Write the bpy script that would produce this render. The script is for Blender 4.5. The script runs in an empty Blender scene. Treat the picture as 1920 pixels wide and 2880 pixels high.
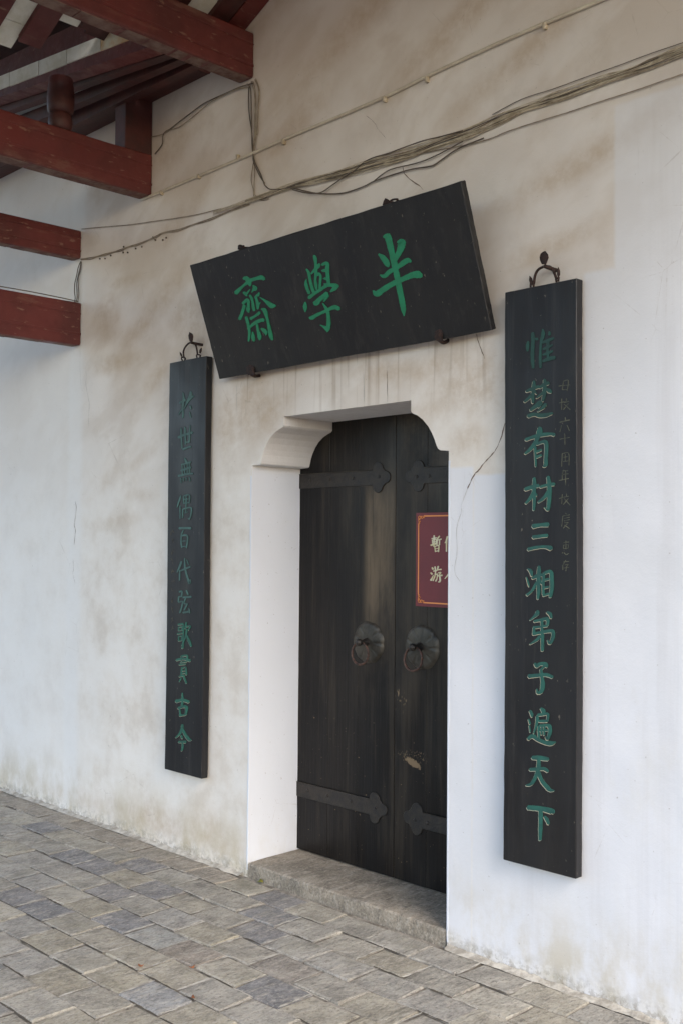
import bpy, bmesh, math, random
from mathutils import Vector, Matrix
random.seed(7)
S = bpy.context.scene
COL = S.collection
# ------------------------------------------------------------------ camera
F, YAW, PITCH, ROLL = 2986.55, -0.79074763, 0.03012757, 0.00763091
CX, CY, CZ = 2.7382, -3.31515, 1.6
fw = Vector((math.sin(YAW)*math.cos(PITCH), math.cos(YAW)*math.cos(PITCH), math.sin(PITCH)))
rt0 = Vector((math.cos(YAW), -math.sin(YAW), 0)); up0 = rt0.cross(fw)
rt = rt0*math.cos(ROLL)+up0*math.sin(ROLL); up = -rt0*math.sin(ROLL)+up0*math.cos(ROLL)
cd = bpy.data.cameras.new('camera'); cam = bpy.data.objects.new('camera', cd); COL.objects.link(cam)
M = Matrix((rt, up, -fw)).transposed().to_4x4(); M.translation = (CX, CY, CZ); cam.matrix_world = M
cd.sensor_fit = 'HORIZONTAL'; cd.sensor_width = 24.0; cd.lens = F/1920*24.0; cd.clip_end = 500; cd.clip_start = .05
S.camera = cam
# ------------------------------------------------------------------ world, sun, exposure
SUN_EL, SUN_AZ = math.radians(36), math.radians(70)      # azimuth: from -y turned towards +x
w = bpy.data.worlds.new('World'); S.world = w; w.use_nodes = True
nt = w.node_tree; bg = nt.nodes['Background']; sk = nt.nodes.new('ShaderNodeTexSky')
sk.sky_type = 'NISHITA'; sk.sun_disc = False; sk.sun_elevation = SUN_EL; sk.sun_rotation = math.pi-SUN_AZ
sk.air_density = 1.0; sk.dust_density = 1.6; sk.ozone_density = 1.0
nt.links.new(sk.outputs[0], bg.inputs[0]); bg.inputs[1].default_value = 0.15
sl = bpy.data.lights.new('sun', 'SUN'); sl.energy = .50; sl.angle = math.radians(24); sl.color = (1, .975, .945)
so = bpy.data.objects.new('sun', sl); COL.objects.link(so)
sd = Vector((math.sin(SUN_AZ)*math.cos(SUN_EL), -math.cos(SUN_AZ)*math.cos(SUN_EL), math.sin(SUN_EL)))
so.rotation_euler = sd.to_track_quat('Z', 'Y').to_euler(); so.location = (5, -8, 8)
vs = S.view_settings; vs.view_transform = 'Standard'; vs.look = 'None'; vs.gamma = 1; vs.use_curve_mapping = False
vs.exposure = 1.62
S.cycles.max_bounces = 6; S.cycles.diffuse_bounces = 4

# ------------------------------------------------------------------ measuring helpers (metres from the surveyed photo)
def ray(px, py):
    return rt*((px-960)/F) - up*((py-1440)/F) + fw
def on_y(px, py, y=0.0):
    d = ray(px, py); t = (y-CY)/d.y; return Vector((CX+t*d.x, y, CZ+t*d.z))
def on_x(px, py, x):
    d = ray(px, py); t = (x-CX)/d.x; return Vector((x, CY+t*d.y, CZ+t*d.z))
def on_z(px, py, z=0.0):
    d = ray(px, py); t = (z-CZ)/d.z; return Vector((CX+t*d.x, CY+t*d.y, z))
def on_pl(px, py, P, N):
    d = ray(px, py); o = Vector((CX, CY, CZ)); return o+d*((P-o).dot(N)/d.dot(N))
def crop(x0, y0, s): return lambda x, y: (x0+x*s, y0+y*s)

# ------------------------------------------------------------------ material helpers
class Mat:
    def __init__(s, name, rough=.6, metal=0, spec=.5):
        s.m = bpy.data.materials.new(name); s.m.use_nodes = True; s.t = s.m.node_tree
        s.b = s.t.nodes['Principled BSDF']; s.b.inputs['Roughness'].default_value = rough
        s.b.inputs['Metallic'].default_value = metal; s.b.inputs['Specular IOR Level'].default_value = spec
        s.co = s.t.nodes.new('ShaderNodeTexCoord').outputs['Object']
    def n(s, k, **kw):
        nd = s.t.nodes.new(k)
        for a, v in kw.items(): setattr(nd, a, v)
        return nd
    def put(s, sock, v):
        if hasattr(v, 'is_output'): s.t.links.new(v, sock)
        elif isinstance(v, (tuple, list)) and sock.type == 'RGBA': sock.default_value = (*v[:3], 1)
        else: sock.default_value = v
    def math(s, op, a, b=0.0, clamp=False):
        nd = s.n('ShaderNodeMath', operation=op, use_clamp=clamp); s.put(nd.inputs[0], a); s.put(nd.inputs[1], b); return nd.outputs[0]
    def mul(s, a, b): return s.math('MULTIPLY', a, b)
    def add(s, a, b): return s.math('ADD', a, b)
    def mx(s, a, b): return s.math('MAXIMUM', a, b)
    def mapping(s, scale=(1, 1, 1), loc=(0, 0, 0), co=None, rot=(0, 0, 0)):
        nd = s.n('ShaderNodeMapping'); s.put(nd.inputs[0], co or s.co)
        nd.inputs['Scale'].default_value = scale; nd.inputs['Location'].default_value = loc; nd.inputs['Rotation'].default_value = rot
        return nd.outputs[0]
    def noise(s, scale, detail=4, rough=.55, st=(1, 1, 1), loc=(0, 0, 0), dist=0, co=None):
        nd = s.n('ShaderNodeTexNoise'); s.put(nd.inputs['Vector'], s.mapping(st, loc, co)); nd.inputs['Scale'].default_value = scale
        nd.inputs['Detail'].default_value = detail; nd.inputs['Roughness'].default_value = rough; nd.inputs['Distortion'].default_value = dist
        return nd.outputs['Fac']
    def ramp(s, v, a, b, lo=0.0, hi=1.0):
        nd = s.n('ShaderNodeMapRange', clamp=True, interpolation_type='SMOOTHSTEP'); s.put(nd.inputs[0], v)
        nd.inputs[1].default_value = a; nd.inputs[2].default_value = b; nd.inputs[3].default_value = lo; nd.inputs[4].default_value = hi
        return nd.outputs[0]
    def mix(s, f, a, b):
        nd = s.n('ShaderNodeMix', data_type='RGBA'); s.put(nd.inputs[0], f); s.put(nd.inputs[6], a); s.put(nd.inputs[7], b); return nd.outputs[2]
    def xyz(s, co=None):
        nd = s.n('ShaderNodeSeparateXYZ'); s.put(nd.inputs[0], co or s.co); return nd.outputs
    def col(s, c): s.put(s.b.inputs['Base Color'], c); return s
    def rough(s, c): s.put(s.b.inputs['Roughness'], c); return s
    def bump(s, h, dist=.01, strength=1.0):
        nd = s.n('ShaderNodeBump'); nd.inputs['Distance'].default_value = dist; nd.inputs['Strength'].default_value = strength
        s.put(nd.inputs['Height'], h)
        if s.b.inputs['Normal'].is_linked: s.t.links.new(s.b.inputs['Normal'].links[0].from_socket, nd.inputs['Normal'])
        s.t.links.new(nd.outputs[0], s.b.inputs['Normal']); return s
    def blob(s, cx, cz, rx, rz, amp=.5, nscale=3, soft=.4, ang=0.0):
        if not hasattr(s, 'xz'): s.xz = s.xyz()
        x, y, z = s.xz
        dx = s.add(x, -cx); dz = s.add(z, -cz)
        ca, sa = math.cos(ang), math.sin(ang)
        u = s.add(s.mul(dx, ca/rx), s.mul(dz, sa/rx)); v = s.add(s.mul(dx, -sa/rz), s.mul(dz, ca/rz))
        d = s.math('SQRT', s.add(s.mul(u, u), s.mul(v, v)))
        if not hasattr(s, 'cache'): s.cache = {}
        if nscale not in s.cache: s.cache[nscale] = s.noise(nscale, 5, .65, loc=(3, 0, 5))
        n = s.cache[nscale]
        return s.ramp(s.add(d, s.mul(s.add(n, -.5), amp*4)), 1+soft, 1-soft)

# ---- plaster of the wall
def plaster_mat(name, white=False):
    m = Mat(name, .82, spec=.25)
    x, y, z = m.xyz()
    n1 = m.noise(.9, 4, .55, loc=(3, 0, 1)); n2 = m.noise(4, 5, .65, loc=(0, 5, 2)); n3 = m.noise(22, 4, .6)
    old = m.mix(m.ramp(n1, .38, .66), (.62, .555, .495), (.74, .69, .635))
    old = m.mix(m.ramp(z, 2.6, 1.5, 0, .8), old, m.mix(m.ramp(n2, .35, .65), (.775, .735, .675), (.69, .63, .55)))
    old = m.mix(m.mul(m.ramp(n2, .5, .75), .35), old, (.46, .39, .32))
    # tilted smudges of brown damp
    sm = m.noise(1.5, 4, .6, st=(1, 1, 2.1), loc=(1.2, 0, .3), dist=.3, co=m.mapping(rot=(0, .5, 0)))
    top = m.ramp(z, 1.2, 2.6)
    old = m.mix(m.mul(m.mul(m.ramp(sm, .44, .60), top), .34), old, (.48, .385, .295))
    stains = [(-2.42, 2.62, .26, .045, .5, 0), (-2.2, 2.80, .2, .05, .5, .5), (-1.98, 2.93, .22, .07, .5, .5), (-2.35, 3.08, .13, .03, .4, 0), (-2.05, 2.5, .12, .05, .5, .7),
              (-1.75, 2.75, .13, .16, .5, 1.0), (-2.5, 1.95, .1, .05, .4, .4), (-2.2, 2.05, .16, .03, .4, .4), (-2.15, 1.86, .12, .03, .4, 0), (-2.42, 1.72, .2, .03, .5, .1),
              (.03, 2.22, .22, .10, .5, .3), (-.1, 2.33, .3, .05, .4, 0), (-1.25, 2.3, .14, .22, .5, 0), (.62, 3.0, .34, .05, .5, .25), (.1, 2.02, .1, .07, .4, 0),
              (-.6, 3.9, .5, .07, .5, .45), (.1, 3.75, .4, .06, .5, .45), (-1.0, 3.55, .3, .06, .5, .4), (-1.9, 3.75, .2, .1, .5, .3), (-2.6, 3.7, .2, .08, .5, .4),
              (-1.5, .14, .2, .09, .5, 0), (-2.0, .12, .4, .07, .5, 0), (-3.0, .10, .5, .05, .5, 0),
              (-1.08, 2.24, .16, .09, .5, .5), (-.35, 2.34, .2, .05, .4, -.2), (.12, 2.25, .14, .16, .5, .4), (-1.42, 2.2, .08, .14, .5, 0), (-2.55, 2.9, .1, .12, .5, .8), (.5, 2.72, .2, .04, .4, .2),
              (-1.9, 3.3, .25, .06, .5, .4), (-.9, 4.3, .4, .08, .5, .4), (.4, 3.5, .4, .05, .5, .4)]
    patch = m.mul(m.ramp(m.noise(11, 6, .72, loc=(2, 4, 1)), .34, .66, .35, 1.0), .58)
    tot = None
    for (cx, cz, rx, rz, amp, ang) in stains:
        b_ = m.blob(cx, cz, rx, rz, amp, 3.5, .95, ang); b_ = m.mul(b_, .55 if cz < 2.2 and cz > .5 and cx < -1 else 1.0)
        tot = b_ if tot is None else m.mx(tot, b_)
    old = m.mix(m.mul(tot, patch), old, (.43, .315, .205))
    # grime under the plaque, fine vertical runs
    runs = m.noise(30, 2, .5, st=(1, 1, .05), loc=(2, 0, 0))
    k = m.mul(m.mul(m.ramp(z, 2.05, 2.4), m.ramp(z, 2.52, 2.44)), m.mul(m.ramp(x, -1.45, -1.3), m.ramp(x, .3, .15)))
    old = m.mix(m.mul(m.mul(m.ramp(runs, .52, .7), k), .55), old, (.33, .25, .18))
    wt = m.mix(m.ramp(n1, .35, .7), (.645, .638, .645), (.71, .703, .72))
    wt = m.mix(m.mul(m.ramp(m.noise(3.5, 4, .7, st=(2.5, 1, .12), loc=(1, 1, 2)), .5, .68), .35), wt, (.58, .56, .56))
    wt = m.mix(m.mul(m.ramp(m.noise(2.3, 5, .7, st=(1, 1, .5), loc=(8, 1, 2)), .56, .76), .32), wt, (.62, .575, .50))
    if white:
        c = m.mix(m.mul(m.ramp(z, 1.93, 1.99), .6), m.mix(.5, wt, (.66, .69, .75)), old)
    else:
        xn = m.add(x, m.mul(m.add(n3, -.5), .012)); zn = m.add(z, m.mul(m.add(n3, -.5), .012))
        def box(x0, x1, z1, s=.009): return m.mul(m.mul(m.ramp(xn, x0-s, x0+s), m.ramp(xn, x1+s, x1-s)), m.ramp(zn, z1+s, z1-s))
        msk = m.mx(m.mx(box(-.2, .125, 1.91), box(.125, .66, 1.876)), m.mx(box(.63, .775, 2.59, .012), box(.755, 9, 3.17, .01)))
        c = m.mix(m.mul(msk, m.ramp(z, 3.3, 1.9, .45, 1)), old, wt)
        # left of the seam the lime is cleaner; feathered patch of filler along the seam
        sx = m.add(x, m.mul(m.add(m.noise(2.5, 3, .6, st=(.1, 1, 1)), -.5), .07))
        c = m.mix(m.mul(m.mul(m.ramp(sx, -2.99, -2.92), m.ramp(sx, -2.76, -2.84)), .5), c, (.73, .72, .70))
        c = m.mix(m.mul(m.ramp(x, -2.5, -3.1), .55), c, (.76, .745, .715))
    # rising damp and splashes near the ground
    d = m.mul(m.ramp(z, .42, .0), m.ramp(m.noise(5, 5, .7, st=(1, 1, .6), loc=(4, 0, 0)), .35, .68))
    c = m.mix(m.mul(d, .25 if white else .7), c, (.46, .385, .25))
    e = m.mul(m.ramp(z, .10, .0), m.ramp(m.noise(16, 4, .7), .45, .6))
    c = m.mix(m.mul(e, .5), c, (.27, .24, .19))
    # lime chips and splashes right at the foot, fine crazing and scuffs higher up
    ch = m.mul(m.ramp(z, .13, .02), m.ramp(m.noise(28, 5, .75, loc=(6, 1, 3)), .56, .60)); c = m.mix(m.mul(ch, .45), c, (.72, .70, .66))
    dk = m.mul(m.ramp(z, .07, .0), m.ramp(m.noise(40, 5, .75, loc=(1, 9, 3)), .50, .56)); c = m.mix(m.mul(dk, .5), c, (.22, .18, .13))
    vo = m.n('ShaderNodeTexVoronoi', feature='DISTANCE_TO_EDGE'); m.put(vo.inputs['Vector'], m.mapping((1, 1, .8), (0, 0, 0))); vo.inputs['Scale'].default_value = 5.5
    cz = m.mul(m.ramp(m.add(vo.outputs['Distance'], m.mul(m.add(m.noise(20, 4, .7), -.5), .05)), .006, .0), m.ramp(m.noise(1.6, 3, .6, loc=(0, 3, 9)), .55, .65))
    c = m.mix(m.mul(cz, .30), c, (.33, .27, .21))
    sc = m.mul(m.ramp(m.noise(55, 3, .6, st=(.35, 1, 1.6), loc=(3, 3, 3)), .70, .74), m.ramp(m.noise(2, 3, .6, loc=(8, 8, 8)), .45, .6)); c = m.mix(m.mul(sc, .35), c, (.36, .30, .24))
    spk = m.noise(70, 2, .5, loc=(1, 1, 1)); c = m.mix(m.mul(m.ramp(spk, .715, .75), .5), c, (.28, .24, .2))
    m.col(c)
    m.bump(m.noise(2.2, 2, .45), .035, .45); m.bump(m.noise(14, 4, .5, st=(1, 1, .6)), .004, .35); m.bump(m.noise(38, 4, .6), .0018, .5); m.bump(m.noise(150, 3, .6), .0008, .5)
    return m.m
M_PLASTER = plaster_mat('lime_plaster'); M_REVEAL = plaster_mat('white_reveal_paint', True)

def simple(name, c, rough=.6, metal=0, var=None, vs_=8, bump=None, spec=.5, st=(1, 1, 1)):
    m = Mat(name, rough, metal, spec)
    if var: m.col(m.mix(m.ramp(m.noise(vs_, 5, .65, st=st), .35, .65), c, var))
    else: m.col(m.mix(0.0, c, c))
    if bump: m.bump(m.noise(bump[0], 4, .6, st=st), bump[1], 1)
    return m.m
def red_mat():
    m = Mat('red_oxide_paint', .5, spec=.4)
    c = m.mix(m.ramp(m.noise(3, 5, .6), .35, .7), (.135, .027, .024), (.085, .020, .018))
    sc = m.noise(9, 5, .7, st=(1, .25, 1), loc=(2, 2, 0))
    c = m.mix(m.mul(m.ramp(sc, .54, .68), .40), c, (.22, .12, .085))
    c = m.mix(m.mul(m.ramp(m.noise(45, 3, .6, st=(1, .3, 1)), .62, .7), .4), c, (.32, .20, .14))
    m.col(c).rough(m.ramp(m.noise(12), .3, .7, .40, .65)).bump(m.noise(20, 5, .6, st=(1, .12, 1)), .004, .7); return m.m
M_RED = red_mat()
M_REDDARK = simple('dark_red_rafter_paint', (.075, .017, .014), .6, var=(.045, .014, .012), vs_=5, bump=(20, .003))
M_DUST = simple('dust_and_dry_lime', (.20, .13, .10), .9, var=(.12, .05, .04), vs_=14, bump=(60, .003))
M_TILE = simple('limewashed_roof_tile', (.78, .76, .68), .85, var=(.64, .61, .50), vs_=9, bump=(30, .004))
M_TILEOCH = simple('ochre_stained_roof_tile', (.72, .66, .50), .85, var=(.60, .34, .12), vs_=7, bump=(30, .004))
def black_mat(name, worn=False):
    m = Mat(name, .46, spec=.34)
    base = (.0085, .0080, .0092)
    c = m.mix(m.ramp(m.noise(3, 5, .6, st=(1, 1, .25)), .35, .7), base, (.016, .0145, .0140))
    c = m.mix(m.mul(m.ramp(m.noise(8, 5, .7, st=(1, 1, .2), loc=(3, 1, 4)), .55, .75), .5), c, (.040, .035, .032))
    c = m.mix(m.mul(m.ramp(m.noise(60, 3, .6, st=(1, 1, .5), loc=(7, 0, 0)), .68, .73), .6), c, (.17, .14, .11))
    fg = m.noise(24, 5, .75, st=(1, 1, .04), loc=(1, 6, 4)); c = m.mix(m.mul(m.ramp(fg, .52, .68), .45), c, (.034, .030, .028))
    m.col(c).rough(m.ramp(m.noise(7, 4, .6, st=(1, 1, .3)), .3, .7, .34, .55))
    m.bump(m.noise(5, 5, .6, st=(2.5, 1, .1)), .003, .6); m.bump(m.noise(60, 3, .6, st=(2, 1, .1)), .0008, .5)
    return m.m
M_BLACK = black_mat('black_lacquered_wood')
def door_mat():
    m = Mat('worn_black_door_paint', .4, spec=.24)
    x, y, z = m.xyz()
    c = m.mix(m.ramp(m.noise(3.5, 5, .6, st=(1, 1, .2)), .35, .7), (.0055, .0048, .0048), (.0135, .0105, .0085))
    st = m.noise(14, 5, .7, st=(1, 1, .07), loc=(3, 1, 4))
    c = m.mix(m.mul(m.ramp(st, .48, .66), .7), c, (.036, .028, .020))
    # paler brown patch beside the meeting edge
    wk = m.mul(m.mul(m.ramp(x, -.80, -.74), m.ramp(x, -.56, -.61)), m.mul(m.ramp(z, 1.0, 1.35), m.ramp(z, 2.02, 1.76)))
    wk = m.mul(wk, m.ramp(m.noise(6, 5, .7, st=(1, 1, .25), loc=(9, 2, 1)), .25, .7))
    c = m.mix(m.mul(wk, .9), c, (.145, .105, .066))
    fg = m.noise(30, 5, .75, st=(1, 1, .035), loc=(1, 6, 4)); c = m.mix(m.mul(m.ramp(fg, .52, .66), .5), c, (.006, .005, .005))
    w2 = m.mul(m.mul(m.ramp(x, -.58, -.5), m.ramp(z, 1.72, 1.95)), m.ramp(m.noise(4, 5, .7, loc=(2, 8, 1)), .4, .7))
    c = m.mix(m.mul(w2, .7), c, (.075, .054, .037))
    w3 = m.mul(m.mul(m.ramp(x, -.98, -.80), m.ramp(m.noise(3, 5, .7, st=(1, 1, .4), loc=(5, 2, 7)), .42, .7)), m.ramp(z, .5, 1.0)); c = m.mix(m.mul(w3, .55), c, (.055, .042, .030))
    chips = m.mx(m.blob(-.463, .613, .045, .016, .45, 60, .15, -.35), m.mul(m.blob(-.47, .64, .085, .03, .3, 50, .3), m.ramp(m.noise(150, 3, .6), .60, .64)))
    chips = m.mx(chips, m.mul(m.blob(-.545, .885, .045, .055, .3, 30, .3), m.ramp(m.noise(75, 3, .6, st=(1, 1, .5)), .60, .64)))
    chips = m.mx(chips, m.mul(m.ramp(m.noise(90, 2, .5, loc=(5, 5, 5)), .745, .765), m.ramp(z, 1.0, .7)))
    c = m.mix(m.mul(chips, .75), c, (.27, .185, .105))
    m.col(c).rough(m.ramp(m.noise(6, 4, .6, st=(1, 1, .3)), .3, .7, .30, .48))
    m.bump(m.noise(6, 5, .6, st=(2.5, 1, .08)), .004, .8); m.bump(m.noise(50, 4, .7, st=(2, 1, .05)), .0018, .8)
    return m.m
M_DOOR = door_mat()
M_GREEN = simple('bright_green_character_paint', (.008, .200, .090), .5, var=(.006, .165, .072), vs_=30)
M_TEAL = simple('dull_teal_character_paint', (.013, .092, .068), .55, var=(.010, .062, .050), vs_=25)
M_TEALPALE = simple('faded_teal_character_paint', (.050, .120, .100), .6, var=(.030, .070, .060), vs_=22)
M_TEALMID = simple('green_lower_character_paint', (.014, .115, .072), .6, var=(.012, .075, .050), vs_=22)
M_CREAM = simple('lit_carved_edge', (.62, .50, .34), .8, var=(.40, .40, .30), vs_=30)  # pale tone paints light caught on the lower edges of the carving
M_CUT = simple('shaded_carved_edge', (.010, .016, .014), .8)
M_FAINT = simple('faint_inscription', (.090, .090, .062), .8, var=(.035, .038, .029), vs_=40)
M_FAINTDK = simple('faint_brown_inscription', (.075, .066, .045), .8, var=(.03, .028, .024), vs_=60)
M_RUST = simple('rusted_iron', (.045, .022, .016), .75, .3, var=(.020, .013, .012), vs_=60, bump=(120, .002))
M_RUSTRED = simple('red_rusted_iron', (.13, .065, .045), .6, .4, var=(.035, .026, .022), vs_=60, bump=(120, .001))
M_IRON = simple('black_painted_iron', (.020, .018, .017), .5, .3, var=(.035, .028, .022), vs_=25, bump=(90, .002))
M_PLATE = simple('dull_bronze_plate', (.078, .066, .050), .45, .5, var=(.036, .031, .024), vs_=14, bump=(70, .0015))
M_WIREPALE = simple('pale_wire', (.54, .46, .34), .6, var=(.36, .29, .20), vs_=25)
M_WIREMID = simple('dusty_brown_wire', (.34, .28, .20), .7, var=(.20, .155, .11), vs_=25)
M_WIREDARK = simple('dark_wire', (.135, .105, .078), .7, var=(.075, .058, .044), vs_=25)
M_CONDUIT = simple('cream_plastic_conduit', (.62, .56, .44), .5, var=(.50, .43, .33), vs_=10)
M_SIGN = simple('maroon_printed_vinyl', (.170, .022, .026), .5, var=(.145, .020, .024), vs_=6)
M_ORANGE = simple('orange_print', (.82, .29, .08), .6)
M_PRINT = simple('cream_print', (.72, .66, .46), .5, var=(.66, .56, .30), vs_=60)
M_CRACK = simple('open_crack', (.12, .085, .06), .9, var=(.20, .13, .09), vs_=40)
M_CRACKPALE = simple('hairline_crack', (.40, .37, .33), .9)
M_TEALDK = simple('dim_teal_character_paint', (.010, .060, .045), .6, var=(.008, .036, .030), vs_=22)
def stone_mat(name, obj_col=False):
    m = Mat(name, .8, spec=.3)
    co = None
    if obj_col:
        oi = m.n('ShaderNodeObjectInfo'); rnd = oi.outputs['Random']
        cmb = m.n('ShaderNodeCombineXYZ'); m.put(cmb.inputs[0], m.mul(rnd, 37.0)); m.put(cmb.inputs[1], m.mul(rnd, 61.0)); m.put(cmb.inputs[2], m.mul(rnd, 13.0))
        va = m.n('ShaderNodeVectorMath', operation='ADD'); m.put(va.inputs[0], m.co); m.put(va.inputs[1], cmb.outputs[0]); co = va.outputs[0]
        base = oi.outputs['Color']
    else:
        base = m.mix(m.ramp(m.noise(2.5, 4, .6), .35, .65), (.34, .29, .225), (.26, .225, .175))
        co = m.co
    dk = m.n('ShaderNodeMix', data_type='RGBA', blend_type='MULTIPLY'); dk.inputs[0].default_value = 1
    v = m.ramp(m.noise(9, 5, .65, co=co), .3, .72, .72, 1.22)
    cc = m.n('ShaderNodeCombineColor'); [m.put(cc.inputs[i], v) for i in range(3)]
    m.put(dk.inputs[6], base); m.put(dk.inputs[7], cc.outputs[0]); c = dk.outputs[2]
    streak = m.noise(26, 5, .7, st=(1.4, .35, 1), dist=.4, co=co)
    c = m.mix(m.mul(m.ramp(streak, .50, .64), .5), c, (.50, .445, .37))
    gr = m.noise(95, 4, .8, st=(1.2, .7, 1), co=co, loc=(2, 7, 0)); c = m.mix(m.mul(m.ramp(gr, .52, .62), .45), c, (.52, .47, .40)); c = m.mix(m.mul(m.ramp(gr, .46, .36), .55), c, (.10, .085, .07))
    c = m.mix(m.mul(m.ramp(m.noise(34, 5, .75, st=(1.4, .5, 1), co=co, loc=(5, 1, 0)), .54, .68), .55), c, (.085, .074, .062))
    if obj_col:
        c = m.mix(m.mul(m.ramp(m.noise(3, 4, .6, loc=(4, 4, 0), co=co), .55, .72), .28), c, (.20, .18, .10))
    m.col(c).rough(m.ramp(m.noise(15, co=co), .3, .7, .6, .9))
    m.bump(m.noise(6, 4, .6, co=co), .018, 1); m.bump(streak, .012, 1); m.bump(m.noise(34, 6, .75, st=(1.3, .5, 1), co=co), .010, 1); m.bump(m.noise(130, 4, .7, co=co), .0025, 1)
    return m.m
M_STONE = stone_mat('worn_paver_stone', True); M_SILL = stone_mat('threshold_sandstone')
def mortar_mat():
    m = Mat('lime_mortar_bed', .9, spec=.2)
    c = m.mix(m.ramp(m.noise(7, 5, .7), .4, .62), (.36, .32, .265), (.17, .145, .115))
    c = m.mix(m.mul(m.ramp(m.noise(30, 4, .7), .5, .65), .6), c, (.06, .05, .04))
    m.col(c); m.bump(m.noise(60, 5, .7), .006, 1); return m.m
M_MORTAR = mortar_mat()
M_BEAD = simple('pale_mortar_bead', (.56, .51, .43), .9, var=(.30, .265, .215), vs_=18, bump=(90, .005))
M_SOIL = simple('dark_soil_in_joints', (.065, .055, .042), .95, var=(.10, .08, .055), vs_=30)
M_LEAF = simple('yellow_green_leaf', (.30, .27, .035), .5, var=(.16, .18, .03), vs_=30)
M_DRYLEAF = simple('dry_orange_leaf', (.36, .12, .04), .6, var=(.2, .08, .03), vs_=60)
M_COURT = simple('grey_courtyard_paving', (.30, .29, .27), .9, var=(.24, .23, .21), vs_=2)
M_GREYTILE = simple('grey_clay_roofing', (.13, .13, .13), .85, var=(.08, .08, .08), vs_=6)

# ------------------------------------------------------------------ object helpers
def link(name, me, mat, parent=None):
    o = bpy.data.objects.new(name, me); COL.objects.link(o)
    if mat and not me.materials: me.materials.append(mat)
    if parent: o.parent = parent
    return o
def mesh(name, v, f, mat, parent=None, smooth=False):
    me = bpy.data.meshes.new(name); me.from_pydata([tuple(p) for p in v], [], f); me.validate(); me.update()
    if smooth: me.polygons.foreach_set('use_smooth', [True]*len(me.polygons))
    return link(name, me, mat, parent)
def from_bm(name, bm, mat, parent=None, smooth=False):
    bmesh.ops.recalc_face_normals(bm, faces=bm.faces)
    me = bpy.data.meshes.new(name); bm.to_mesh(me); bm.free()
    if smooth: me.polygons.foreach_set('use_smooth', [True]*len(me.polygons))
    return link(name, me, mat, parent)
def tag(o, label, cat, group=None):
    o['label'] = label; o['category'] = cat
    if group: o['group'] = group
    return o
def thing(name, label, cat, loc=(0, 0, 0), group=None):
    o = bpy.data.objects.new(name, None); COL.objects.link(o); o.location = loc; o.empty_display_size = .1
    ORG[o.name] = Vector(loc)
    return tag(o, label, cat, group)
ORG = {}
def keep(o, parent):          # parent a world-space mesh to a thing that has its own origin
    o.parent = parent; o.matrix_parent_inverse = Matrix.Translation(-ORG[parent.name]) if parent.name in ORG else Matrix()
    return o
def box_bm(bm, lo, hi, bev=0, seg=1, rot=None, piv=None):
    r = bmesh.ops.create_cube(bm, size=1)['verts']
    for v in r: v.co = Vector([lo[i]+(v.co[i]+.5)*(hi[i]-lo[i]) for i in range(3)])
    if bev:
        es = list({e for v in r for e in v.link_edges})
        rr = bmesh.ops.bevel(bm, geom=es, offset=bev, segments=seg, affect='EDGES', profile=.6)
        r = rr['verts']
    return r
def box(name, lo, hi, mat, parent=None, bev=0, seg=2):
    bm = bmesh.new(); box_bm(bm, lo, hi, bev, seg); return from_bm(name, bm, mat, parent)
def catmull(pts, n=6):
    if len(pts) < 3: return pts
    out = []; P = [pts[0]]+list(pts)+[pts[-1]]
    for i in range(1, len(P)-2):
        p0, p1, p2, p3 = P[i-1], P[i], P[i+1], P[i+2]
        for k in range(n):
            t = k/n
            out.append(tuple(.5*((2*b)+(-a+c)*t+(2*a-5*b+4*c-d)*t*t+(-a+3*b-3*c+d)*t**3) for a, b, c, d in zip(p0, p1, p2, p3)))
    out.append(tuple(pts[-1])); return out
def tube_bm(bm, pts, r, n=6, smoothn=4, taper=None):
    pts = [Vector(p) for p in (catmull([tuple(p) for p in pts], smoothn) if smoothn else pts)]
    rings = []; prev = None
    for i, p in enumerate(pts):
        t = (pts[min(i+1, len(pts)-1)]-pts[max(i-1, 0)])
        if t.length < 1e-9: t = Vector((0, 0, 1))
        t.normalize()
        a = (prev-t*prev.dot(t)) if prev else t.orthogonal()
        if a.length < 1e-6: a = t.orthogonal()
        a.normalize(); prev = a; b = t.cross(a)
        rr = r if not taper else r*taper(i/(len(pts)-1))
        rings.append([bm.verts.new(p+a*(rr*math.cos(2*math.pi*k/n))+b*(rr*math.sin(2*math.pi*k/n))) for k in range(n)])
    for A, B in zip(rings, rings[1:]):
        for k in range(n): bm.faces.new((A[k], A[(k+1) % n], B[(k+1) % n], B[k]))
    bm.faces.new(rings[0][::-1]); bm.faces.new(rings[-1])
def tube(name, pts, r, mat, parent=None, n=6, smoothn=4, taper=None):
    bm = bmesh.new(); tube_bm(bm, pts, r, n, smoothn, taper); return from_bm(name, bm, mat, parent, True)
def poly_plate(name, pts, nrm, th, mat, parent=None, bev=0):
    bm = bmesh.new(); vs_ = [bm.verts.new(p) for p in pts]; f = bm.faces.new(vs_)
    r = bmesh.ops.extrude_face_region(bm, geom=[f]); ev = [g for g in r['geom'] if isinstance(g, bmesh.types.BMVert)]
    bmesh.ops.translate(bm, verts=ev, vec=Vector(nrm)*th)
    return from_bm(name, bm, mat, parent)

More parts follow.
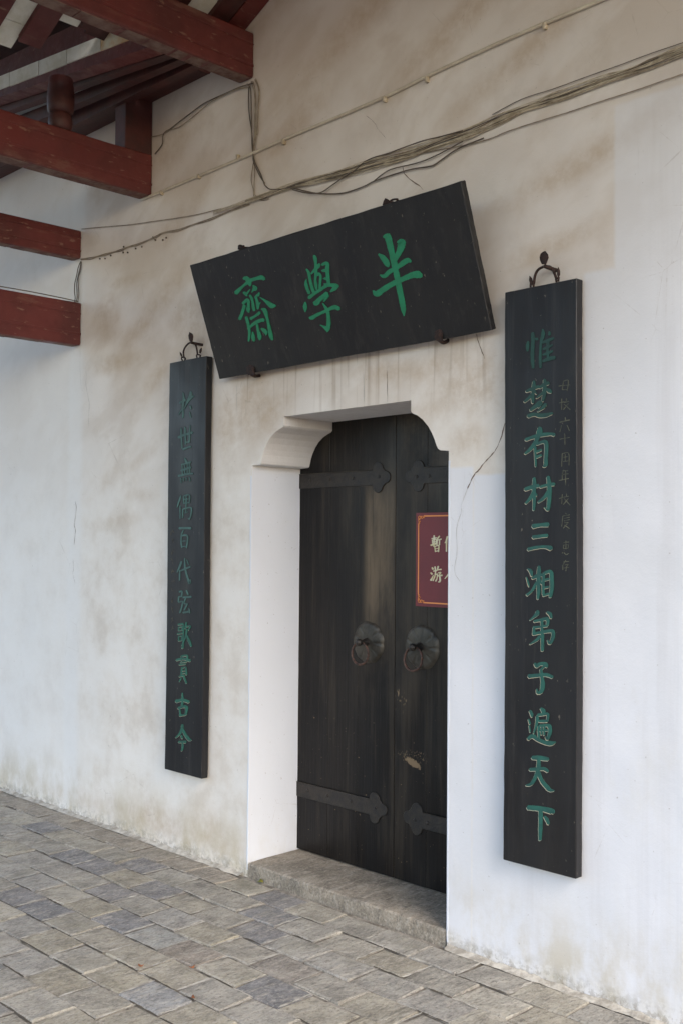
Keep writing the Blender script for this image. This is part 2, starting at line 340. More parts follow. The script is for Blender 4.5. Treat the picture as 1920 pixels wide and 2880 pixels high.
# ------------------------------------------------------------------ floor: one sheet out to the horizon, pavers, beads of mortar
me_floor = mesh('floor', [(-60, -60, -.007), (60, -60, -.007), (60, 1.0, -.007), (-60, 1.0, -.007)], [(0, 1, 2, 3)], M_MORTAR)
floor = me_floor; floor['kind'] = 'structure'
PITX = .24; ROWS = [-.030, -.190, -.355, -.520, -.688, -.857, -1.022]
while ROWS[-1] > -3.6: ROWS.append(ROWS[-1]-.166)
def paver_mesh(rng):
    L, W = PITX/2-.0035, .083-.0035
    bm = bmesh.new(); j = lambda s=.0060: rng.uniform(-s, s)
    out = []
    for (a, b) in ((-1, -1), (0, -1), (1, -1), (1, 0), (1, 1), (0, 1), (-1, 1), (-1, 0)):
        c = .004 if a and b else 0
        if a and b:
            if a*b > 0: out += [((a*L-a*rng.uniform(.004, .014))+j(.002), b*W+j(.002)), (a*L+j(.002), (b*W-b*rng.uniform(.003, .010)))][::(1 if b < 0 else -1)][::-1] if False else [(a*L+j(), b*W+j())]
            else: out.append((a*L+j(), b*W+j()))
        else: out.append((a*L+j(.003), b*W+j(.003)))
    tilt = (rng.uniform(-.016, .016), rng.uniform(-.026, .026)); h0 = rng.uniform(-.0025, .0025)
    zf = lambda x, y: h0+tilt[0]*x+tilt[1]*y
    top = [bm.verts.new((x*.955, y*.93, zf(x, y)+rng.uniform(-.0008, .0008))) for x, y in out]
    mid = [bm.verts.new((x, y, zf(x, y)-.0045)) for x, y in out]
    bot = [bm.verts.new((x, y, -.03)) for x, y in out]
    cen = bm.verts.new((j(.01), j(.01), zf(0, 0)+rng.uniform(-.0005, .0012)))
    for i in range(8):
        k = (i+1) % 8
        bm.faces.new((top[i], top[k], cen)); bm.faces.new((mid[i], mid[k], top[k], top[i])); bm.faces.new((bot[i], bot[k], mid[k], mid[i]))
    bmesh.ops.recalc_face_normals(bm, faces=bm.faces)
    me = bpy.data.meshes.new('paver'); bm.to_mesh(me); bm.free(); me.materials.append(M_STONE)
    return me
rng = random.Random(11)
PM = [paver_mesh(rng) for _ in range(24)]
def project(p):
    d = Vector(p)-Vector((CX, CY, CZ)); z = d.dot(fw)
    if z < .1: return None
    return (960+F*d.dot(rt)/z, 1440-F*d.dot(up)/z, z)
SPECIAL = {(2, -3): (0.236, 0.223, 0.214), (2, -6): (0.254, 0.238, 0.224), (4, -3): (0.312, 0.263, 0.210), (3, -2): (0.312, 0.274, 0.228), (4, -4): (0.362, 0.349, 0.311), (6, -2): (0.348, 0.338, 0.318),
           (2, -8): (0.247, 0.230, 0.217), (1, -8): (0.251, 0.234, 0.221), (0, -4): (0.276, 0.259, 0.242), (3, -7): (0.269, 0.248, 0.228), (5, -8): (0.254, 0.234, 0.214)}
cands = []
for r in range(len(ROWS)-1):
    y0, y1 = ROWS[r], ROWS[r+1]; ph = -.04 if r % 2 == 0 else .08
    for k in range(-24, 12):
        cands.append((r, k, ph+(k+.5)*PITX, (y0+y1)/2, (y0-y1)))
vis = []; rest = []
for c in cands:
    p = project((c[2], c[3], 0))
    (vis if p and -70 < p[0] < 1990 and p[1] < 2960 else rest).append(c)
vis.sort(key=lambda c: (Vector((c[2], c[3], 0))-Vector((CX, CY, CZ))).length)
rest += vis[296:]; vis = vis[:296]
beads = bmesh.new(); soil = bmesh.new(); bj = random.Random(5)
def strip(bm, a, b, w0, z, wob=.002, seg=7):
    a = Vector(a); b = Vector(b); d = (b-a); n = Vector((-d.y, d.x, 0)).normalized(); L = []; R = []
    for i in range(seg+1):
        t = i/seg; q = a.lerp(b, t); w_ = w0*bj.uniform(.35, 1.25)*(.5 if i in (0, seg) else 1); o = n*bj.uniform(-wob, wob)
        L.append(bm.verts.new(q+n*w_+o+Vector((0, 0, z+bj.uniform(-.0008, .0008))))); R.append(bm.verts.new(q-n*w_+o+Vector((0, 0, z+bj.uniform(-.0008, .0008)))))
    for i in range(seg): bm.faces.new((R[i], R[i+1], L[i+1], L[i]))
for i, (r, k, x, y, h) in enumerate(vis):
    me = rng.choice(PM)
    o = bpy.data.objects.new('paver', me); COL.objects.link(o); o.parent = floor
    o.location = (x+rng.uniform(-.004, .004), y+rng.uniform(-.002, .002), 0); o.scale = (rng.choice((1, 1, -1)) if False else 1, h/.166, 1)
    o.rotation_euler = (0, 0, rng.choice((0, math.pi))+rng.uniform(-.012, .012))
    g = rng.gauss(.315, .020); wv = rng.uniform(.026, .056)
    cc = SPECIAL.get((r, k), (g+wv+.012, g+wv*.4, g-wv*.9-.012))
    if (r, k) not in SPECIAL and rng.random() < .05: cc = (g*.80, g*.765, g*.735)
    if r == 0 and x < -1.2: cc = (.33, .285, .225)
    o.color = (*cc, 1)
    if bj.random() < .82: strip(beads, (x-PITX/2, y-h/2+.004, 0), (x-PITX/2+bj.uniform(-.007, .007), y+h/2-.004, 0), bj.uniform(.004, .0085), .0008)
    if bj.random() < .5: strip(beads, (x-PITX/2, y-h/2, 0), (x+PITX/2*bj.uniform(-.2, 1), y-h/2, 0), .0035, -.0020)
    if bj.random() < .62: strip(soil, (x-PITX/2*bj.uniform(-.1, 1), y-h/2, 0), (x+PITX/2, y-h/2, 0), .0050, -.0010)
rb = bmesh.new()
for (r, k, x, y, h) in rest: box_bm(rb, (x-.115, y-h/2+.005, -.03), (x+.115, y+h/2-.005, bj.uniform(-.002, .001)), 0)
o = from_bm('paver_field', rb, M_STONE, floor); o['kind'] = 'stuff'; o.color = (.24, .225, .20, 1)
o = from_bm('mortar_bead', beads, M_BEAD, floor); o['kind'] = 'stuff'
o = from_bm('joint_soil', soil, M_SOIL, floor); o['kind'] = 'stuff'
# fillet of cement along the foot of the wall
fb = bmesh.new(); bj = random.Random(9)
xs = [-7+i*.04 for i in range(400)]
def fil(x0, x1):
    pa = None
    x = x0
    while x < x1:
        a = fb.verts.new((x, -.0015, bj.uniform(.004, .016))); b = fb.verts.new((x, -.028-bj.uniform(0, .010), -.001)); 
        if pa: fb.faces.new((pa[1], b, a, pa[0]))
        pa = (a, b); x += bj.uniform(.02, .05)
fil(-7, -1.245); fil(.01, 5)
o = from_bm('cement_fillet', fb, M_BEAD, floor, True); o['kind'] = 'stuff'

# ------------------------------------------------------------------ wall with the shouldered opening
outline = [(-1.232, .0)]
rj = random.Random(3)
z = .06
while z < 1.93: outline.append((-1.232+rj.uniform(-.0009, .0009), z)); z += rj.uniform(.05, .12)
left = [(-1.231, 1.978), (-1.172, 1.981), (-1.165, 1.985), (-1.160, 1.999), (-1.152, 2.027), (-1.140, 2.052), (-1.122, 2.080), (-1.098, 2.106), (-1.066, 2.128), (-1.035, 2.141), (-1.012, 2.149), (-1.002, 2.157), (-1.002, 2.199)]
right = [(-.205, 2.203), (-.205, 2.156), (-.196, 2.147), (-.170, 2.137), (-.140, 2.117), (-.112, 2.088), (-.092, 2.060), (-.076, 2.030), (-.066, 2.006), (-.058, 1.992), (-.045, 1.984), (-.001, 1.981)]
outline += left+right
z = 1.93
while z > .05: outline.append((0+rj.uniform(-.0024, .0024), z)); z -= rj.uniform(.02, .06)
outline.append((0, .0))
WT = 9.0
face = [(-9, -.05), (-1.232, -.05)]+outline+[(0, -.05), (7, -.05), (7, WT), (-9, WT)]
wall = thing('plaster_wall', 'long lime plastered wall, brown-stained above and freshly whitewashed at right, holding the black double door', 'wall')
bm = bmesh.new(); bm.faces.new([bm.verts.new((x, 0, z)) for x, z in face])
o = from_bm('plaster_face', bm, M_PLASTER, wall)
bm = bmesh.new(); A = []; B = []
DEP = .62
for x, z in [(-1.232, -.05)]+outline+[(0, -.05)]:
    A.append(bm.verts.new((x, 0, z))); B.append(bm.verts.new((x+(.0 if x > -.6 else .0), DEP, z)))
for i in range(len(A)-1): bm.faces.new((A[i], A[i+1], B[i+1], B[i])).smooth = (2 < i < 18)
from_bm('door_reveal', bm, M_REVEAL, wall)
# chipped, thick paint lip along the near right arris and a lime lip at the left
def lip(x, z0, z1, sgn, seed):
    r_ = random.Random(seed); b = bmesh.new(); P = None; z = z0
    while z < z1:
        w_ = r_.uniform(.001, .006); q = [b.verts.new((x-sgn*.001, -.001, z)), b.verts.new((x+sgn*w_, -.0035, z)), b.verts.new((x+sgn*(w_+.006), -.001, z))]
        if P: b.faces.new((P[0], P[1], q[1], q[0])); b.faces.new((P[1], P[2], q[2], q[1]))
        P = q; z += r_.uniform(.01, .04)
    return from_bm('paint_lip', b, M_REVEAL, wall, True)
lip(.0, .02, 1.95, 1, 2); lip(-1.232, .03, 1.95, -1, 4)
def crack(pts, w0, mat, name='crack'):
    r_ = random.Random(len(pts)*7); b = bmesh.new(); L = []; q = catmull(pts, 3); n = len(q)
    pos = [on_y(px, py, -.0012) for px, py in q]
    for i, p in enumerate(pos):
        t = (pos[min(i+1, n-1)]-pos[max(i-1, 0)]).normalized(); nn = Vector((-t.z, 0, t.x)); w_ = w0*r_.uniform(.3, 1.3)*(.3 if i in (0, n-1) else 1)
        p = p+nn*r_.uniform(-.0015, .0015); L.append((b.verts.new(p+nn*w_), b.verts.new(p-nn*w_)))
    for i in range(n-1): b.faces.new((L[i][0], L[i+1][0], L[i+1][1], L[i][1]))
    return from_bm(name, b, mat, wall)
c = crop(1240, 900, .3401)
crack([c(*p) for p in [(528, 850), (500, 955), (475, 1020), (440, 1090), (390, 1140), (345, 1190), (310, 1240), (270, 1280), (240, 1340), (215, 1400)]], .0022, M_CRACK)
crack([c(*p) for p in [(215, 1400), (165, 1530), (165, 1590), (125, 1720), (130, 1880), (128, 1960), (108, 2040), (120, 2110), (160, 2170)]], .0008, M_CRACKPALE)
crack([c(*p) for p in [(290, 110), (298, 160), (325, 230), (345, 280), (360, 320)]], .0016, M_CRACK)
c = crop(600, 200, .44643)
crack([c(*p) for p in [(960, 275), (1010, 320), (1040, 370), (1085, 425)]], .0010, M_CRACK)
crack([c(*p) for p in [(1190, 600), (1200, 645), (1250, 690), (1290, 715), (1320, 745)]], .0020, M_CRACK)
c = crop(0, 900, .34014)
crack([c(*p) for p in [(708, 390), (715, 460), (710, 530), (730, 640), (738, 700), (732, 800), (735, 880)]], .0014, M_CRACKPALE)
crack([c(*p) for p in [(665, 220), (662, 400), (672, 560), (690, 590)]], .0010, M_CRACKPALE)
crack([c(*p) for p in [(620, 1495), (632, 1550), (625, 1610), (615, 1700), (625, 1740), (612, 1860)]], .0018, M_CRACK)
crack([c(*p) for p in [(605, 1980), (608, 2060), (603, 2100), (620, 2180)]], .0013, M_CRACK)
# drip lines from the plaque
for (x, y0, y1) in ((1087, 1040, 1130), (1022, 1050, 1145), (665, 1078, 1170), (1002, 990, 1025)):
    crack([(x, y0), (x+1, (y0+y1)/2), (x+2, y1)], .0014, M_CRACKPALE if x != 1087 else M_CRACK, 'drip_line')

# back room darkness behind the door is simply wall thickness: head and floor beyond the leaves
sill = thing('threshold_stone', 'long worn sandstone threshold slab under the black double door', 'threshold', (-.616, .3, 0))
bm = bmesh.new(); vs_ = []
rj = random.Random(8); N = 44; rows = []
for i in range(N+1):
    x = -1.229+i*(1.226/N); e = rj.uniform(0, .003)
    rows.append([bm.verts.new((x, -.0035+rj.uniform(-.001, .001), -.02)), bm.verts.new((x, -.0035-rj.uniform(-.001, .0015), .057)), bm.verts.new((x, .004+e, .0635-e*.4)), bm.verts.new((x, .10, .066)), bm.verts.new((x, .60, .066))])
for i in range(N):
    for k in range(4): bm.faces.new((rows[i][k], rows[i+1][k], rows[i+1][k+1], rows[i][k+1]))
keep(from_bm('slab', bm, M_SILL), sill)

# ------------------------------------------------------------------ door
DY = .317
door = thing('double_door', 'tall black double door with iron straps and ring pulls, closed inside the white opening', 'door', (-.578, DY, .066))
def W(px, py, y=DY): return on_y(px, py, y)
leafs = []
for side, (x0, x1) in (('l', (-1.26, -.5795)), ('r', (-.5765, .04))):
    bm = bmesh.new()
    box_bm(bm, (x0, DY+.012, .070), (x1, DY+.05, 2.32), .002, 1)
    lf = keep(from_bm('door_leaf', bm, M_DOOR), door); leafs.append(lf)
    cuts = [x0, x0+.243, x0+.447, x1] if side == 'l' else [x0, x0+.192, x0+.416, x1]
    for k, (ca, cb) in enumerate(zip(cuts, cuts[1:])):
        pb = bmesh.new(); dy_ = (.0, .0012, .0004)[k]
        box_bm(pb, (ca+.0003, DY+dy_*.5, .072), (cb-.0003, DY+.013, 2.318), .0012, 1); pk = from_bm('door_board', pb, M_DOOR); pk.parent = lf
    ORG[lf.name] = Vector((0, 0, 0))
def sub(o, lf): o.parent = lf; return o
def extr(name, pts2, y, th, mat, parent, bev=.0012):
    bm = bmesh.new(); f = bm.faces.new([bm.verts.new((x, y, z)) for x, z in pts2])
    r = bmesh.ops.extrude_face_region(bm, geom=[f]); ev = [g for g in r['geom'] if isinstance(g, bmesh.types.BMVert)]
    bmesh.ops.translate(bm, verts=ev, vec=(0, -th, 0)); bmesh.ops.recalc_face_normals(bm, faces=bm.faces)
    if bev:
        es = [e for e in bm.edges if all(abs(v.co.y-(y-th)) < 1e-6 for v in e.verts) and len(e.link_faces) == 2]
        bmesh.ops.bevel(bm, geom=es, offset=bev, segments=1, affect='EDGES')
    return from_bm(name, bm, mat, parent)
def strap(xh, xc, zc, s, lf):
    # from the hinge side xh to a three-lobed end centred at xc; s = +1 when the end points to +x
    hw = .036; pts = [(xh, zc-hw), (xc-s*.055, zc-hw)]
    def arc(cx, cz, r, a0, a1, n=9):
        return [(cx+s*r*math.cos(math.radians(a0+(a1-a0)*i/n)), cz+r*math.sin(math.radians(a0+(a1-a0)*i/n))) for i in range(n+1)]
    pts += arc(xc-s*.020, zc-.040, .032, 190, 352)+arc(xc+s*.030, zc, .029, -95, 95)+arc(xc-s*.020, zc+.040, .032, 8, 170)
    pts += [(xc-s*.055, zc+hw), (xh, zc+hw)]
    st = sub(extr('strap_hinge', pts, DY-.0005, .005, M_IRON, None, .0018), lf)
    rim = bmesh.new()
    tube_bm(rim, [(xh, DY-.007, zc+hw+.0005), (xc-s*.055, DY-.007, zc+hw+.0005)], .0017, 5, 0)
    sub(from_bm('strap_rim', rim, M_PLATE, None), lf)
    for bx in (xh+s*.10, xh+s*.24, xh+s*.40, xc-s*.012):
        if (bx-xc)*s > .03: continue
        b = bmesh.new(); bmesh.ops.create_uvsphere(b, u_segments=10, v_segments=6, radius=.008)
        for v in b.verts: v.co.y *= .5; v.co += Vector((bx, DY-.006, zc+(.004 if s > 0 else -.004)))
        sub(from_bm('rivet', b, M_IRON, None, True), lf)
strap(-1.25, -.668, 1.914, 1, leafs[0]); strap(.03, -.456, 1.912, -1, leafs[1])
strap(-1.25, -.676, .369, 1, leafs[0]); strap(.03, -.456, .366, -1, leafs[1])
def ring_pull(cx, cz, rr, lf, lean):
    b = bmesh.new(); NR, NA = 9, 72; rings = []
    for i in range(NR+1):
        t = i/NR; row = []
        for k in range(NA):
            a = 2*math.pi*k/NA; pet = abs(math.sin(a*4.5)); scal = 1-.035*(1-pet)*(t > .95)
            h = .006+.010*math.sqrt(max(0, 1-(t)**2))+(.0015 if .86 < t < .96 else 0)
            if .45 < t < .9: h -= .004*max(0, 1-pet/.22)
            if t > .98: h = 0
            row.append(b.verts.new((cx+rr*t*scal*math.cos(a), DY-h, cz+rr*t*scal*math.sin(a))) if i else None)
        rings.append(row)
    cen = b.verts.new((cx, DY-.018, cz))
    for k in range(NA): b.faces.new((cen, rings[1][k], rings[1][(k+1) % NA]))
    for i in range(1, NR):
        for k in range(NA): b.faces.new((rings[i][k], rings[i+1][k], rings[i+1][(k+1) % NA], rings[i][(k+1) % NA]))
    sub(from_bm('ring_plate', b, M_PLATE, None, True), lf)
    b = bmesh.new()                                   # boss: neck and rounded knob that carries the ring
    prof = [(.0, .020), (.017, .016), (.030, .010), (.040, .013), (.052, .018), (.062, .016), (.069, .009), (.071, 0.0001)]
    R_ = [[b.verts.new((cx+r*math.cos(2*math.pi*k/16), DY-.012-h, cz+.004+r*math.sin(2*math.pi*k/16))) for k in range(16)] for h, r in prof]
    for i in range(len(R_)-1):
        for k in range(16): b.faces.new((R_[i][k], R_[i][(k+1) % 16], R_[i+1][(k+1) % 16], R_[i+1][k]))
    sub(from_bm('ring_boss', b, M_IRON, None, True), lf)
    R0 = .052; pts = []
    for k in range(29):
        a = 2*math.pi*k/28; pts.append((cx+R0*math.cos(a), DY-.056-lean*(1-math.sin(a))*.5*.02, cz-R0*.93+R0*math.sin(a)))
    sub(tube('pull_ring', pts, .0055, M_RUSTRED, None, 8, 0), lf)
ring_pull(-.743, 1.136, .100, leafs[0], .3); ring_pull(-.410, 1.138, .102, leafs[1], .6)

# ------------------------------------------------------------------ brush strokes
def parse(s):
    out = []
    for st in s.strip().split('/'):
        out.append([tuple(float(a) for a in p.split(',')) for p in st.split()])
    return out
def glyph(name, strokes, mp, nrm, mat, parent, lift=.0016, edge=None, eoff=(0, 0), wmul=1.0, sub_n=5, rough=True):
    """strokes: centre line points with a width; mp maps sketch units to the panel plane"""
    nrm = Vector(nrm); v = []; f = []; ev = []; ef = []
    for si, st in enumerate(strokes):
        q = catmull(st, sub_n) if len(st) > 2 else [tuple(a+(b-a)*t/4 for a, b in zip(st[0], st[-1])) for t in range(5)]
        n = len(q); L = []; R = []
        for i, (x, y, w_) in enumerate(q):
            x2, y2 = q[min(i+1, n-1)][:2]; x1, y1 = q[max(i-1, 0)][:2]; dx, dy = x2-x1, y2-y1; d = math.hypot(dx, dy) or 1
            h = w_*.5*wmul; jj = 1+(random.uniform(-.07, .07) if rough else 0)
            L.append((x-dy/d*h*jj, y+dx/d*h*jj)); R.append((x+dy/d*h*jj, y-dx/d*h*jj))
        def cap(p, q_, w_, sgn):
            dx, dy = p[0]-q_[0], p[1]-q_[1]; d = math.hypot(dx, dy) or 1
            return (p[0]+dx/d*w_*.32, p[1]+dy/d*w_*.32)
        c0 = cap(q[0], q[1], q[0][2]*wmul, 1); c1 = cap(q[-1], q[-2], q[-1][2]*wmul, 1)
        loop2 = [c0]+L+[c1]+R[::-1]
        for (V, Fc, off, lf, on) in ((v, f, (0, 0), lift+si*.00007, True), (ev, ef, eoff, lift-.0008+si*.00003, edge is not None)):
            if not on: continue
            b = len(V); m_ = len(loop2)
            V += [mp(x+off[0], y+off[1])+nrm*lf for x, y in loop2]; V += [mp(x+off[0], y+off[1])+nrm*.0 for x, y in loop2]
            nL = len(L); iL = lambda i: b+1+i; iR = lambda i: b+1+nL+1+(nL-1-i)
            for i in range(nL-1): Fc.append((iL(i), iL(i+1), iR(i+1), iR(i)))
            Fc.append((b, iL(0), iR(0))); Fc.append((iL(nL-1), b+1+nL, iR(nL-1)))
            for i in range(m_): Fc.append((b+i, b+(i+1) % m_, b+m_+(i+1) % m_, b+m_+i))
    def mk(nm, V, Fc, mt, par):
        bm_ = bmesh.new(); vv = [bm_.verts.new(p) for p in V]
        for fc in Fc:
            try: bm_.faces.new([vv[i] for i in fc])
            except Exception: pass
        for fc in bm_.faces:
            if len(fc.verts) <= 4 and abs(fc.normal.dot(nrm)) > .7 and fc.normal.dot(nrm) < 0: fc.normal_flip()
        me = bpy.data.meshes.new(nm); bm_.to_mesh(me); bm_.free()
        o_ = link(nm, me, mt); keep(o_, par) if par else None
        return o_
    o = mk(name, v, f, mat, parent)
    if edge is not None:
        e_ = mk('carved_edge', ev, ef, edge, None); e_.parent = o  # offset ribbon with lit and shaded edges put into its colour
    return o

# ------------------------------------------------------------------ horizontal plaque, leaning out at the top
PB, PT = -.06, -.247
pBL, pBR = on_y(615, 1067, PB), on_y(1379, 929, PB); pTL, pTR = on_y(535, 745, PT), on_y(1297, 508, PT)
ex = (pBR-pBL+pTR-pTL).normalized(); ez0 = ((pTL+pTR)-(pBL+pBR)); ez0 = (ez0-ex*ez0.dot(ex)).normalized(); nP = ex.cross(ez0)
if nP.y > 0: nP = -nP
pc = (pBL+pBR+pTL+pTR)/4
plq = thing('name_plaque', 'wide black wooden plaque with three large bright green characters, leaning out above the door', 'plaque', pc)
hw_, hh_ = (pBR-pBL+pTR-pTL).length/4, ((pTL+pTR)-(pBL+pBR)).length/4
bm = bmesh.new()
box_bm(bm, (-hw_, 0, -hh_), (hw_, .032, hh_), .003, 1)
bmesh.ops.subdivide_edges(bm, edges=[e for e in bm.edges if e.calc_length() > .3], cuts=24)
rj = random.Random(2)
for v in bm.verts:
    v.co.x += rj.uniform(-.0012, .0012); v.co.z += rj.uniform(-.0012, .0012)
TP = Matrix((ex, -nP, ez0)).transposed().to_4x4(); TP.translation = pc
bm.transform(TP)
keep(from_bm('panel', bm, M_BLACK), plq)
box_ = bmesh.new(); box_bm(box_, (-hw_+.09, -.0006, -hh_+.060), (-.47, .0, -hh_+.0616)); box_.transform(TP)
keep(from_bm('panel_split', box_, M_CUT), plq)
def plane_map(cr, P, N): return lambda x, y: on_pl(*cr(x, y), P, N)
g_qi = parse("""400,250,80 490,250,130 570,350,150 610,480,60/540,330,110 680,290,100 850,240,110 960,220,130 1050,270,100/520,380,100 400,480,70 280,590,100 160,710,130/
700,470,40 760,560,140 700,620,60 660,690,20/400,690,60 460,730,90 500,800,50/500,740,50 550,670,50 600,600,30/600,780,60 650,870,70 690,1000,70 710,1150,90 740,1260,70/
780,820,80 820,950,70 850,1080,100 850,1210,60/870,1100,40 900,1050,40 935,1000,20/800,800,60 870,760,80 890,700,40/920,850,20 1050,930,60 1180,1030,110 1290,1110,150 1400,1110,70/
380,1040,80 450,980,90 510,930,100 560,980,80 555,1100,80 550,1230,110 570,1320,40/430,1100,90 390,1250,90 340,1400,90 280,1530,100/630,1520,90 750,1450,70 860,1370,80 910,1320,80/
590,1800,60 700,1700,90 830,1620,110 950,1570,100 1040,1560,110/490,1470,90 530,1620,80 570,1800,80 590,1950,70 575,2150,60 560,2230,40/
970,1210,40 1070,1260,120 1130,1450,80 1190,1700,80 1230,1900,100 1260,2060,110 1310,2180,60/690,1930,20 700,2050,90 710,2150,100 740,2220,50/
830,1700,60 850,1850,70 890,2000,90 910,2100,110 910,2180,60/960,1830,40 1040,1880,110 1110,1960,100 1110,2040,20""")
g_xue = parse("""430,180,60 460,260,90 475,400,70 480,560,80 480,700,70 465,850,60 480,980,80 500,1110,50/580,410,60 540,470,100 440,580,70 350,680,40/220,550,40 280,640,70 310,800,70 350,980,80 400,1140,80 440,1210,70/
225,820,10 205,930,70 240,1080,80 300,1220,70/480,730,60 560,680,80 610,750,60 600,900,60 590,1090,60/650,430,60 740,390,90 800,420,90 790,560,100 810,750,90 830,940,90/
640,590,30 700,590,80 780,570,60/680,810,20 740,810,60 800,830,50/700,950,20 760,975,70 820,970,80/290,1340,90 420,1240,80 600,1120,80 750,1020,80 870,990,80 1000,1000,110 1090,1030,80/1060,1040,90 970,1100,100 880,1175,30/
440,1470,110 500,1480,140 570,1400,120 690,1300,110 790,1220,120/820,1270,70 760,1350,70 700,1440,40/670,1490,30 720,1570,50 790,1680,90 820,1800,80 830,1950,90 830,2080,100 810,2200,100 790,2280,30/600,2090,10 700,2140,60 790,2200,110/
310,1890,60 380,1890,100 520,1810,90 700,1730,80 880,1640,90 1010,1600,110 1120,1650,90/190,1460,30 185,1560,95 190,1640,90 190,1730,20""")
g_ban = parse("""430,230,40 500,220,140 560,240,190/540,200,150 590,400,150 650,650,140 720,950,140 780,1250,130 850,1600,140 910,1900,130 940,2080,110 955,2240,20/790,360,50 880,370,190 890,450,180 840,600,140 760,760,110 720,880,60/
310,670,40 400,740,110 490,850,140 540,940,110 560,990,40/350,1200,30 460,1230,100 580,1120,100 720,1040,110 860,950,110 980,860,130 1060,830,120 1120,860,60/170,1600,30 260,1680,140 400,1590,130 600,1460,130 800,1360,120 1000,1270,120 1180,1200,150 1300,1190,180 1390,1230,110""")
for st, cr in ((g_qi, crop(650, 760, 140/1568)), (g_xue, crop(840, 700, 140/1372)), (g_ban, crop(1030, 640, 170/1538))):
    glyph('character', st, plane_map(cr, pc, nP), nP, M_GREEN, plq, wmul=1.06)

# ------------------------------------------------------------------ the two upright boards
BY = -.052
def upright(tl, tr, br, bl, label, seed):
    P = [on_y(*q, BY) for q in (tl, tr, br, bl)]
    x0 = (P[0].x+P[3].x)/2; x1 = (P[1].x+P[2].x)/2; z1 = (P[0].z+P[1].z)/2; z0 = (P[2].z+P[3].z)/2
    t = thing('couplet_board', label, 'board', ((x0+x1)/2, BY, z0), 'pair of tall carved boards flanking the doorway')
    bm = bmesh.new(); box_bm(bm, (x0, BY, z0), (x1, -.012, z1), .0025, 1)
    bmesh.ops.subdivide_edges(bm, edges=[e for e in bm.edges if e.calc_length() > 1], cuts=40)
    r_ = random.Random(seed); ph = r_.uniform(0, 6)
    for v in bm.verts:
        v.co.x += .0025*math.sin(v.co.z*3+ph)+r_.uniform(-.0008, .0008)
    keep(from_bm('panel', bm, M_BLACK), t)
    return t, (x0, x1, z0, z1)
bR, eR = upright((1421.3, 823.3), (1620.5, 779.3), (1622, 2475.9), (1413.3, 2417.7), 'tall black carved board right of the door with dark green characters', 5)
bL, eL = upright((476, 1022), (580.5, 999.5), (568, 2191.6), (464.6, 2164), 'tall black carved board left of the door with faded grey-green characters', 6)
s5 = 250/1470; UY = (0, -1, 0)
def ymap(cr, y): return lambda px, py: on_y(*cr(px, py), y)
D = [crop(1400, 900+400*i, s5) for i in range(4)]
